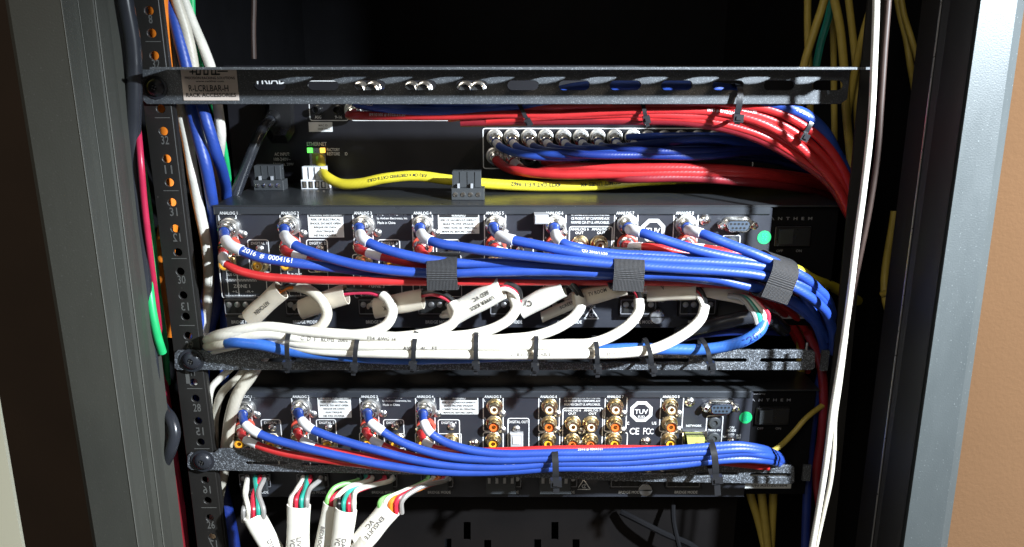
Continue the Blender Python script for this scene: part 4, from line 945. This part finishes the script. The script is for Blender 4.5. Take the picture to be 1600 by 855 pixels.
for x, y0, y1, l in ((457, 514, 562, 'black zip tie on the white bundle just right of the KITCHEN sleeve'), (561, 520, 566, 'black zip tie below the DECK sleeve on the white bundle'), (650, 518, 564, 'black zip tie on the white bundle left of the first blue gap'),
                     (745, 518, 564, 'black zip tie on the white bundle below the UPPER KIDS sleeve'), (836, 522, 566, 'black zip tie on the white bundle below ANALOG 6'), (930, 530, 568, 'black zip tie on the white bundle left of the light blue cable'),
                     (1012, 534, 566, 'black zip tie where the last white cable leaves the bundle'), (1101, 534, 562, 'black zip tie round the light blue cable alone')):
    zip_tie(x, y0, y1, -.0335, .0128, l, GZ, lean=random.uniform(-4, 6), wpx=7, tail=random.choice((4, 7, 9)))
zip_tie(867, 703, 744, -.036, .010, 'black zip tie near the middle of the lower blue bundle', GZ, 1, 10, tail=12)
zip_tie(1112, 692, 740, -.036, .010, 'black zip tie with a long tail near the right end of the lower blue bundle', GZ, 3, 10, tail=22)
zip_tie(818, 158, 193, .006, .010, 'black zip tie leaning across the red cables near the left', GZ, 18, 6, tail=0)
zip_tie(1003, 158, 188, .000, .010, 'black zip tie round the red cables in the middle, below the top bar', GZ, 6, 6, tail=5)
zip_tie(1146, 132, 188, -.010, .013, 'black zip tie hanging through a slot of the top bar', GZ, -8, 9, tail=3)
zip_tie(1256, 178, 216, -.006, .009, 'black zip tie where the red cables bend down at the right', GZ, -22, 7, tail=0)

# ------------------------------------------------------------------ white speaker cables with labelled sleeves
GW = 'white speaker cables laced on the middle bar'
wl = {
 1: dict(sl=((389, 499, -.012), (439, 453, -.022), 31), txt=[('KITCHEN', .50, -.05, 34, 6.5, 178)], m='sleevec',
         wire=[(436, 456, -.020), (450, 449, -.024), (464, 449, -.026)], jk=[(452, 448, -.022), (470, 449, -.028), (490, 458, -.034), (505, 474, -.038), (511, 491, -.040), (504, 507, -.042), (485, 518, -.042), (450, 522, -.044), (400, 524, -.046), (352, 536, -.046), (318, 552, -.040), (300, 572, -.02)], wc='orange', lb='white speaker cable with the KITCHEN sleeve'),
 2: dict(sl=((470, 484, -.012), (541, 459, -.022), 32), txt=[('GST', .52, .0, 12, 13, 100)], m='sleevec',
         wire=[(530, 460, -.020), (560, 457, -.024), (582, 458, -.028), (602, 466, -.032)], jk=[(598, 461, -.032), (608, 471, -.036), (613, 488, -.039), (606, 505, -.042), (588, 517, -.044), (555, 523, -.045), (510, 521, -.047), (460, 519, -.048), (400, 514, -.048), (350, 524, -.046), (318, 544, -.038), (296, 566, -.015)], wc='pink', lb='white speaker cable whose sleeve reads GST, fed by a magenta wire'),
 3: dict(sl=((586, 482, -.012), (661, 467, -.022), 32), txt=[('DECK', .34, -.15, 20, 7, 182), ('VC', .30, .4, 8, 5, 182)], m='sleevec',
         wire=[(650, 464, -.020), (676, 460, -.026), (696, 466, -.030), (710, 478, -.034)], jk=[(707, 473, -.034), (714, 488, -.038), (708, 504, -.042), (690, 515, -.044), (655, 523, -.046), (600, 528, -.047), (540, 530, -.048), (470, 534, -.048), (410, 530, -.046), (360, 540, -.042), (320, 562, -.034), (300, 590, -.01)], wc='redw', lb='white speaker cable with the DECK sleeve'),
 4: dict(sl=((706, 492, -.014), (784, 450, -.026), 36), txt=[('UPPER KIDS', .62, -.38, 46, 6, 180), ('BED VC', .66, .22, 30, 6.5, 180)], m='sleeve',
         wire=[(770, 452, -.022), (794, 447, -.028), (808, 456, -.032), (812, 472, -.034)], jk=[(792, 456, -.028), (802, 466, -.034), (806, 482, -.038), (796, 498, -.042), (776, 511, -.044), (745, 521, -.046), (690, 527, -.048), (620, 530, -.050), (560, 532, -.050), (480, 530, -.050), (420, 522, -.05), (360, 530, -.046), (320, 552, -.036)], wc='redw', lb='white speaker cable with the long UPPER KIDS BED VC sleeve'),
 5: dict(sl=((814, 484, -.012), (880, 449, -.022), 30), txt=[('C1', .26, .2, 12, 9, 140)], m='sleeve',
         wire=[(870, 450, -.020), (888, 446, -.026), (900, 456, -.032), (908, 470, -.036)], jk=[(905, 460, -.034), (908, 476, -.038), (898, 494, -.042), (876, 510, -.045), (840, 524, -.047), (790, 530, -.050), (720, 532, -.051), (640, 528, -.052), (560, 524, -.052), (480, 518, -.051), (410, 511, -.049), (356, 520, -.046), (316, 545, -.036)], wc='blackw', lb='white speaker cable joined by black wires to a sleeve marked C1'),
 6: dict(sl=((896, 470, -.012), (978, 447, -.022), 28), txt=[('TV ROOM', .5, .2, 30, 6, 0)], m='sleevec',
         wire=[(968, 448, -.020), (984, 448, -.026), (994, 458, -.032), (998, 472, -.036)], jk=[(998, 468, -.036), (998, 486, -.040), (986, 504, -.044), (962, 522, -.046), (930, 535, -.048), (880, 538, -.051), (800, 540, -.053), (700, 540, -.054), (610, 540, -.054), (540, 541, -.052), (470, 537, -.050), (410, 524, -.046), (350, 540, -.040)], wc='redw', lb='white speaker cable under the middle woven strap, red and black wires showing'),
 7: dict(sl=((1012, 456, -.010), (1088, 452, -.022), 32), txt=[('V', .34, .4, 6, 10, 20)], m='sleevec',
         wire=[(1078, 452, -.020), (1090, 456, -.026), (1098, 468, -.032), (1101, 484, -.036)], jk=[(1101, 478, -.036), (1096, 496, -.041), (1080, 514, -.044), (1056, 530, -.047), (1022, 545, -.049), (980, 551, -.051), (900, 553, -.052), (800, 554, -.053), (700, 553, -.054), (620, 552, -.054), (550, 550, -.052), (490, 546, -.050), (430, 534, -.046), (380, 528, -.042)], wc='redw', lb='white speaker cable rising furthest right, its jacket end beside ANALOG 8'),
}
lettering = {4: [('C  D  F   ROHS  2002', .48, 6, True, -.1)], 6: [('AWG   4C   FT', .50, 6, True, .5)], 7: [('o  o   o  H  c  o  o', .20, 6, False, 0), ('C  R U  US   CABLE', .36, 5.5, True, 0)], 5: [('FT4  AWG 14', .43, 5.5, True, .4)]}
for k, d in wl.items():
    rt, pth, rm = cable('speaker_cable', d['lb'], 'cable', GW, [(x, y - (6 if x < 335 else 0), max(Y+.012, -.010 + (335-x)*.0013) if x < 336 else Y + .012) for x, y, Y in d['jk']], 8.3, M['whitec' if k > 1 else 'cream'], text=lettering.get(k), tmat=M['inks'], n=14)
    sleeve(rt, *d['sl'], txt=d['txt'], m=d['m'], bdep=.0042)
    a = d['sl'][0]; z = {1: 378, 2: 474, 3: 588, 4: 681, 5: 794, 6: 887, 7: 998}[k]
    for j, (c_, dx, dy) in enumerate(((d['wc'], 0, 0), ('blackw', 2, -5), ('whitec', -2, 5))[:3 if k in (4, 7) else 2]):
        wp = [(x+dx, y+dy, Y-(.001*j)+.012*i_/(len(d['wire'])-1)) for i_, (x, y, Y) in enumerate(d['wire'])]
        cable('', '', '', '', wp, 3.6, M[c_], root=rt, part='wire', n=8)
        tail = [(a[0]+6, a[1]-2+dy*.6, a[2]), (a[0]-10+dx*3, a[1]-4+dy, .0), (z-8+j*13-4, 490, .004), (z-8+j*13, 486, .016)]
        cable('', '', '', '', tail, 3.2, M['cream' if k < 4 else 'whitec'], root=rt, part='wire', n=8)
# the white printed label behind the sixth
rt = wl
root = empty('cable_label', P(860, 480, .0), 'white printed sleeve tucked behind the black wires beside ANALOG 6', 'label')
sleeve(root, (846, 496, -.004), (952, 449, -.010), 17, [('SCREENLIGHT IND', .55, .2, 60, 5, 0)], bdep=.003)
root = empty('cable_label', P(1120, 470, .0), 'crumpled cream sleeve at the right end, above the light blue cable', 'label')
sleeve(root, (1098, 450, -.016), (1166, 464, -.022), 26, m='sleevec', bdep=.003)
# light blue cable with green, white and red cores
rt, pth, rm = cable('speaker_cable', 'light blue speaker cable with green, white and red cores, under the white bundle', 'cable', 'coloured speaker cables',
    [(1194, 500, -.036), (1188, 515, -.040), (1168, 530, -.043), (1135, 541, -.036), (1100, 546, -.033), (1050, 546, -.032), (980, 545, -.030), (900, 550, -.028), (800, 556, -.028), (700, 560, -.029), (620, 561, -.031), (560, 558, -.034), (500, 553, -.036), (450, 548, -.037), (410, 539, -.039), (370, 535, -.038), (335, 541, -.020), (312, 550, .004), (296, 566, .02)], 8.8, M['lblue'], n=14,
    text=[('120V', .02, 10, True, .3)], tmat=M['dblue'])
for c_, dx in (('greyw', -12), ('teal', -5), ('whitec', 3), ('redw', 10)):
    cable('', '', '', '', [(1150+dx, 462, -.024), (1168+dx*.8, 466, -.030), (1182+dx*.9, 480, -.035), (1190+dx, 492, -.038), (1191+dx*.7, 506, -.038)], 4.2, M[c_], root=rt, part='wire', n=8)
cable('speaker_cable', 'short thick black cable lying behind the loop of the light blue cable', 'cable', 'coloured speaker cables', [(1060, 520, .008), (1090, 513, -.004), (1130, 504, -.012), (1176, 495, -.018), (1200, 498, -.014), (1225, 515, .0)], 11.5, M['gloss'], n=14)
cable('speaker_cable', 'dark blue cable lying under the short black cable', 'cable', 'coloured speaker cables', [(1040, 536, .010), (1090, 524, .004), (1140, 519, .0), (1190, 518, .004), (1230, 520, .010)], 6, M['dblue'], n=10)
cable('speaker_cable', 'short yellow cable end lit behind the tilted woven strap', 'cable', 'yellow cables', [(1180, 398, .0), (1218, 415, -.014), (1248, 424, -.016), (1264, 434, -.010), (1300, 448, .02), (1340, 470, .06)], 9, M['yellow'], n=12)

# cables hanging from the lower amplifier
GL = 'labelled speaker cables hanging from the lower amplifier'
def hanging(lbl, term, sa, sb, w_, txt, cols, tail, m='sleeve', Yt=.004):
    root = empty('speaker_cable', P(*sa), lbl, 'cable', GL)
    sleeve(root, sa, sb, w_, txt, m=m, bdep=.0040, ink='inks')
    for j, (c_, tx, bend) in enumerate(cols):
        n = len(cols); dx = (j-(n-1)/2)*w_*.24
        cable('', '', '', '', [(tx, 742, Yt), (tx, 750, -.008), (bend[0], bend[1], -.020), (sa[0]+dx, sa[1]-8, sa[2]), (sa[0]+dx, sa[1]+10, sa[2]+.001)], 4.0, M[c_], root=root, part='wire', n=8)
    cable('', '', '', '', [(sb[0]-(sb[0]-sa[0])*.2, sb[1]-(sb[1]-sa[1])*.2, sb[2]), sb, tail], w_*.30, M['whitec'], root=root, part='jacket', n=10)
    return root
hanging('white sleeved cable leaning right at the far left below the lower amplifier', 395, (396, 805, -.030), (452, 905, -.034), 32, [('DINING RM', .62, .10, 60, 7, 0), ('VC', .52, -.45, 14, 7, 0)],
        [('greyw', 386, (384, 785)), ('whitec', 386, (383, 772)), ('redw', 406, (396, 775)), ('teal', 399, (402, 772)), ('greyw', 412, (404, 770))], (470, 950, -.03))
hanging('white sleeved cable hanging straight down, second from the left', 470, (467, 789, -.032), (464, 905, -.034), 35, [('LIVING RM', .62, .10, 60, 7, 0), ('VC', .46, -.45, 14, 7, 0)],
        [('whitec', 473, (462, 768)), ('redw', 484, (470, 768)), ('teal', 480, (477, 765)), ('greyw', 500, (484, 764))], (464, 960, -.03))
hanging('white sleeved cable partly hidden, leaning left behind its neighbour', 560, (519, 787, -.026), (496, 905, -.030), 28, [('BEDROOM VC', .5, -.5, 60, 6, 0)],
        [('lgreen', 560, (520, 765)), ('redw', 575, (530, 770)), ('whitec', 580, (540, 764))], (488, 960, -.03))
hanging('white sleeved cable third from the left, in front of another, with fanned cores', 560, (541, 795, -.034), (526, 905, -.036), 33, [('DANCE RM', .60, .20, 56, 6.5, 0), ('VC', .42, -.35, 14, 8, 0)],
        [('blackw', 560, (532, 775)), ('teal', 572, (546, 768)), ('redw', 600, (550, 772)), ('whitec', 612, (556, 768))], (520, 960, -.03))
hanging('white sleeved cable leaning left with the ENSUITE VC label', 680, (611, 792, -.032), (562, 851, -.036), 35, [('ENSUITE', .50, .08, 46, 7, 180-180), ('VC', .50, -.45, 16, 7.5, 0)],
        [('lgreen', 668, (620, 772)), ('whitec', 676, (630, 768)), ('orange', 684, (634, 772)), ('redw', 692, (650, 764)), ('greyw', 697, (660, 760))], (530, 900, -.03))

# pluggable connector bodies under the lower bar (part of each terminal row)
for k, (x0, x1) in enumerate(((380, 427), (466, 515), (575, 618), (660, 703))):
    tag(MB().box(P(x0, 738, -.002), P(x1, 753, .012), .0006).build('terminal_plug', M['dgreyp']), ['dark terminal plug above the leftmost hanging cable', 'dark terminal plug above the straight hanging cable', 'dark terminal plug above the pair of overlapping sleeves', 'dark terminal plug above the ENSUITE cable'][k], 'terminal plug', 'terminal plugs on the lower amplifier')
for k, x in enumerate((784, 868)):
    root = empty('terminal_plug', P(x, 750, .0), ['empty dark terminal plug with screws left of the middle zip tie', 'empty dark terminal plug with screws behind the middle zip tie'][k], 'terminal plug', 'terminal plugs on the lower amplifier')
    MB().box(P(x-25, 738, -.002), P(x+22, 758, .012), .0006).build('plug_body', M['dgreyp'], root)
    for j in range(4): MB().box(P(x-22+j*12, 747, -.0035), P(x-17+j*12, 754, -.0015), .0003).build('clamp_screw', M['dull'], root)

# network plug in the lower amplifier
root = empty('network_plug', P(1088, 690, .0), 'clear yellowish network plug in the NETWORK socket of the lower amplifier', 'plug')
a_, b_ = (1069, 674), (1099, 697)
mb = MB(); mb.loft([[P(1071, 676, .017), P(1097, 676, .017), P(1097, 694, .017), P(1071, 694, .017)][::-1], [P(1073, 683, -.010), P(1101, 683, -.010), P(1103, 702, -.010), P(1076, 703, -.010)][::-1]]); mb.build('plug_shell', M['clear'], root)
cable('', '', '', '', [(1088, 692, -.008), (1100, 704, -.018), (1130, 712, -.024), (1180, 712, -.020), (1215, 700, -.008), (1240, 676, .0), (1258, 655, .002), (1290, 630, .01)], 4.2, M['dyellow'], root=root, part='jacket', n=10)

# ------------------------------------------------------------------ cables down the left side
GS = 'cables hanging between the left rail and the equipment'
def hang(lbl, pts, r, m, group=GS, n=12, text=None, tmat=None, cat='cable', name='hanging_cable'):
    return cable(name, lbl, cat, group, pts, r, M[m], n=n, text=text, tmat=tmat)
hang('orange cable glowing behind the holes of the left rail', [(240, -60, .008), (247, 0, .008), (251, 52, .008), (255, 100, .008), (261, 170, .008), (264, 205, .008), (266, 250, .006), (266, 316, .006), (258, 400, .004), (270, 520, .02)], 15, 'orange')
hang('white cable nearest the left rail, in front of the blue ones', [(256, -60, .014), (262, 40, .014), (270, 110, .012), (281, 165, .008), (293, 220, .004), (301, 270, .002), (311, 325, .008), (322, 380, .010), (326, 450, .016), (318, 520, .016), (310, 600, .01)], 8.5, 'whitec')
hang('blue cable crossing from the rail to the upper amplifier corner', [(256, -60, .02), (268, 10, .012), (280, 60, .008), (292, 110, .006), (298, 165, .004), (310, 215, .0), (321, 256, -.002), (329, 300, .004), (333, 335, .016), (332, 380, .020), (326, 440, .020), (316, 495, .016), (300, 545, .01), (292, 620, .01)], 9.2, 'blue')
hang('second blue cable beside the curved mains cord', [(262, -60, .03), (272, 30, .022), (290, 90, .016), (308, 140, .004), (323, 190, -.004), (337, 235, .0), (348, 270, .018), (354, 304, .042), (354, 350, .055), (352, 450, .06), (350, 600, .06)], 8.8, 'blue')
hang('dark blue cable low on the left beside the amplifier edge', [(352, 380, .05), (346, 430, .045), (334, 480, .040), (322, 520, .038), (316, 560, .038), (318, 640, .038), (334, 720, .036), (354, 800, .03), (368, 880, .03)], 12, 'dblue')
hang('white cable bulging right above the top bar at the left', [(276, -60, .02), (288, 0, .020), (302, 38, .018), (318, 75, .016), (332, 115, .012), (340, 165, .010), (345, 205, .010), (342, 250, .024), (348, 292, .048), (350, 330, .06), (350, 400, .06)], 7.8, 'whitec')
hang('grey white cable straight behind the sticker of the top bar', [(266, -60, .012), (276, 0, .010), (290, 45, .010), (300, 90, .010), (308, 150, .012), (320, 200, .014), (330, 245, .03), (342, 290, .055), (350, 360, .06)], 8.5, 'cream')
hang('green cable thinly showing behind the white one at the left', [(296, -60, .022), (300, 0, .022), (302, 50, .022), (320, 130, .024), (343, 195, .024), (352, 240, .034), (358, 285, .055), (362, 330, .08)], 4.5, 'green')
hang('cream cable looping down past the left end of the lower amplifier', [(424, 540, -.006), (404, 568, -.006), (390, 590, -.008), (374, 612, -.010), (362, 645, -.008), (355, 690, -.004), (350, 730, .004), (340, 780, .01), (330, 860, .01)], 9.5, 'cream')
hang('dirty white cable below the middle bar with a small mark', [(390, 566, -.004), (372, 590, -.006), (350, 610, -.008), (338, 640, -.002), (336, 700, .006), (340, 800, .01)], 6, 'cream')
hang('bent white cable emerging under the screw of the middle bar', [(365, 572, -.004), (345, 590, -.006), (332, 604, -.008), (327, 620, -.008), (326, 640, -.006), (325, 680, .0), (330, 760, .006)], 5.5, 'whitec')
hang('black thick power cable running down beside the left post', [(188, -70, -.036), (196, 0, -.036), (208, 70, -.034), (210, 150, -.034), (208, 220, -.034), (212, 300, -.036), (222, 400, -.036), (230, 500, -.036), (240, 600, -.036), (248, 680, -.034), (256, 760, -.03), (262, 900, -.03)], 11, 'gloss', 'cables between the left post and rail', 16)
hang('black cable loop bulging out beside the left post near the lower bar', [(236, 600, -.020), (256, 640, -.026), (268, 656, -.034), (273, 676, -.038), (268, 700, -.040), (258, 722, -.036), (244, 750, -.02)], 9, 'gloss', 'cables between the left post and rail', 14)
hang('yellow cable glimpsed beside the left post near the top', [(176, -60, -.012), (178, 30, -.014), (178, 80, -.014), (181, 130, -.014), (186, 170, -.012), (196, 230, .0)], 7, 'yellow', 'cables between the left post and rail')
hang('pink red cable between the left post and the rail', [(204, 60, -.004), (208, 150, -.014), (217, 215, -.034), (220, 250, -.040), (225, 310, -.040), (234, 390, -.038), (244, 470, -.024), (254, 560, .004), (264, 640, .010), (275, 720, .012), (286, 800, .012), (296, 900, .012)], 4.6, 'pink', 'cables between the left post and rail')
hang('thin green cable beside the pink one at the left rail', [(212, 200, -.002), (226, 280, -.006), (238, 370, -.008), (246, 450, -.008), (256, 520, -.004), (262, 600, .01)], 5, 'green', 'cables between the left post and rail', 8)
hang('bright green cable ending in a point beside the left rail', [(222, 380, -.010), (232, 440, -.032), (239, 490, -.038), (247, 528, -.038), (254, 551, -.034)], 6.5, 'green', 'cables between the left post and rail', 10)
hang('dark red cable low beside the left rail', [(232, 560, -.004), (246, 640, -.008), (258, 720, -.008), (270, 800, -.008), (284, 900, -.008)], 12, 'dred', 'cables between the left post and rail')

# ------------------------------------------------------------------ cables down the right side
GR = 'cables on the right side of the rack'
_, wp_, wr_ = hang('long white cable hanging down the right side in front of the bars', [(1369, -60, -.060), (1369, 0, -.060), (1366, 90, -.060), (1361, 190, -.060), (1350, 290, -.060), (1338, 380, -.060), (1327, 470, -.060), (1314, 560, -.060), (1301, 640, -.060), (1291, 720, -.060), (1280, 790, -.060), (1266, 870, -.060), (1252, 950, -.06)], 5.0, 'whitec', GR)
hang('second white strand joining the long white cable low at the right', [(1322, 520, -.052), (1312, 600, -.054), (1304, 660, -.056), (1303, 700, -.057), (1298, 750, -.058), (1287, 800, -.058), (1276, 850, -.057), (1262, 930, -.055)], 3.6, 'cream', GR, 10)
hang('dull brown cable beside the long white one at the right', [(1392, -60, -.050), (1388, 0, -.050), (1382, 80, -.050), (1377, 160, -.050), (1372, 240, -.050), (1360, 320, -.050), (1344, 400, -.048), (1330, 470, -.045), (1318, 560, -.04)], 4.8, 'brownc', GR, 10)
for i, (lb, pts, r) in enumerate((
    ('yellow cable leaning left above the right end of the top bar', [(1300, -60, .03), (1288, 0, .03), (1272, 50, .03), (1256, 104, .03), (1248, 170, .035)], 6.5),
    ('yellow cable left of the others above the top bar', [(1262, -60, .05), (1262, 0, .05), (1262, 50, .05), (1264, 104, .05), (1266, 190, .05)], 5.5),
    ('yellow cable bending right above the top bar', [(1296, -60, .02), (1304, 0, .02), (1312, 40, .02), (1318, 96, .02), (1322, 170, .025), (1330, 260, .03)], 6.5),
    ('yellow cable straight above the top bar near the white cable', [(1322, -60, .03), (1326, 0, .03), (1332, 50, .03), (1337, 104, .03), (1340, 190, .03), (1344, 280, .04)], 5.5),
    ('yellow cable slanting behind the long white cable', [(1372, -60, .01), (1364, 0, .01), (1350, 50, .012), (1338, 100, .02), (1322, 190, .03)], 6),
    ('yellow cable crossing behind near the right corner of the top bar', [(1290, -60, .06), (1300, 0, .06), (1302, 60, .06), (1303, 130, .06), (1304, 220, .06)], 5),
    ('yellow cable far right inside the dark cabinet side', [(1396, -60, .06), (1406, 20, .05), (1416, 60, .045), (1422, 100, .04), (1430, 150, .045), (1420, 230, .07)], 5),
    ('second yellow cable crossing far right inside the cabinet side', [(1404, -60, .05), (1412, 20, .045), (1424, 60, .036), (1434, 95, .034), (1436, 150, .05), (1420, 240, .08)], 4.5),
    ('tan cable low on the right inside the cabinet side', [(1398, 330, .02), (1384, 470, .01), (1392, 500, .0), (1388, 540, .0), (1380, 600, .0), (1377, 660, .0), (1372, 760, .01)], 6),
    ('tan cable stub pointing left at the right side', [(1378, 460, .01), (1390, 455, .005), (1400, 446, .0), (1408, 420, .01)], 5),
    ('tan cable hanging under the right end of the lower bar', [(1166, 700, .06), (1172, 770, .05), (1184, 810, .05), (1196, 860, .05), (1206, 920, .05)], 6.5),
    ('tan cable hanging beside another under the lower bar', [(1186, 700, .06), (1190, 770, .045), (1196, 820, .045), (1204, 900, .05)], 6.5),
    ('third tan cable under the lower bar, the one nearest the long white cable', [(1206, 700, .06), (1208, 770, .05), (1206, 820, .05), (1202, 900, .05)], 6.5),
    ('yellowish cable behind the right end of the middle bar', [(1252, 440, .04), (1252, 500, .04), (1250, 560, .04), (1256, 620, .05)], 6),
    )):
    hang(lb, pts, r, 'dyellow', GR, 10)
hang('dark green cable among the yellow ones above the top bar', [(1304, -60, .05), (1296, 20, .05), (1282, 70, .05), (1272, 120, .05)], 6, 'teal', GR, 8)
hang('dark red cable falling behind the right end of the middle bar', [(1262, 520, .006), (1280, 560, .008), (1287, 620, .010), (1284, 680, .012), (1276, 740, .016), (1282, 800, .02), (1288, 900, .02)], 7, 'dred', GR, 10)
hang('dark blue cable beside the dark red one at the right', [(1296, 540, .012), (1280, 600, .016), (1268, 680, .02), (1262, 760, .02), (1258, 860, .02)], 7, 'dblue', GR, 10)
hang('dark wire sweeping across the bottom right gap', [(970, 800, .028), (1000, 815, .02), (1040, 835, .015), (1080, 852, .01), (1110, 880, .01)], 5, 'case', 'black wires at the bottom', 8)
hang('second dark wire hanging in the bottom right gap', [(1052, 775, .028), (1052, 810, .02), (1060, 850, .01), (1076, 900, .01)], 4, 'case', 'black wires at the bottom', 8)
hang('grey flat strap hanging in the dark space above the top bar', [(396, -60, .12), (397, 0, .12), (396, 50, .12), (397, 92, .12)], 4, 'brownc', 'things in the dark upper space', 8)
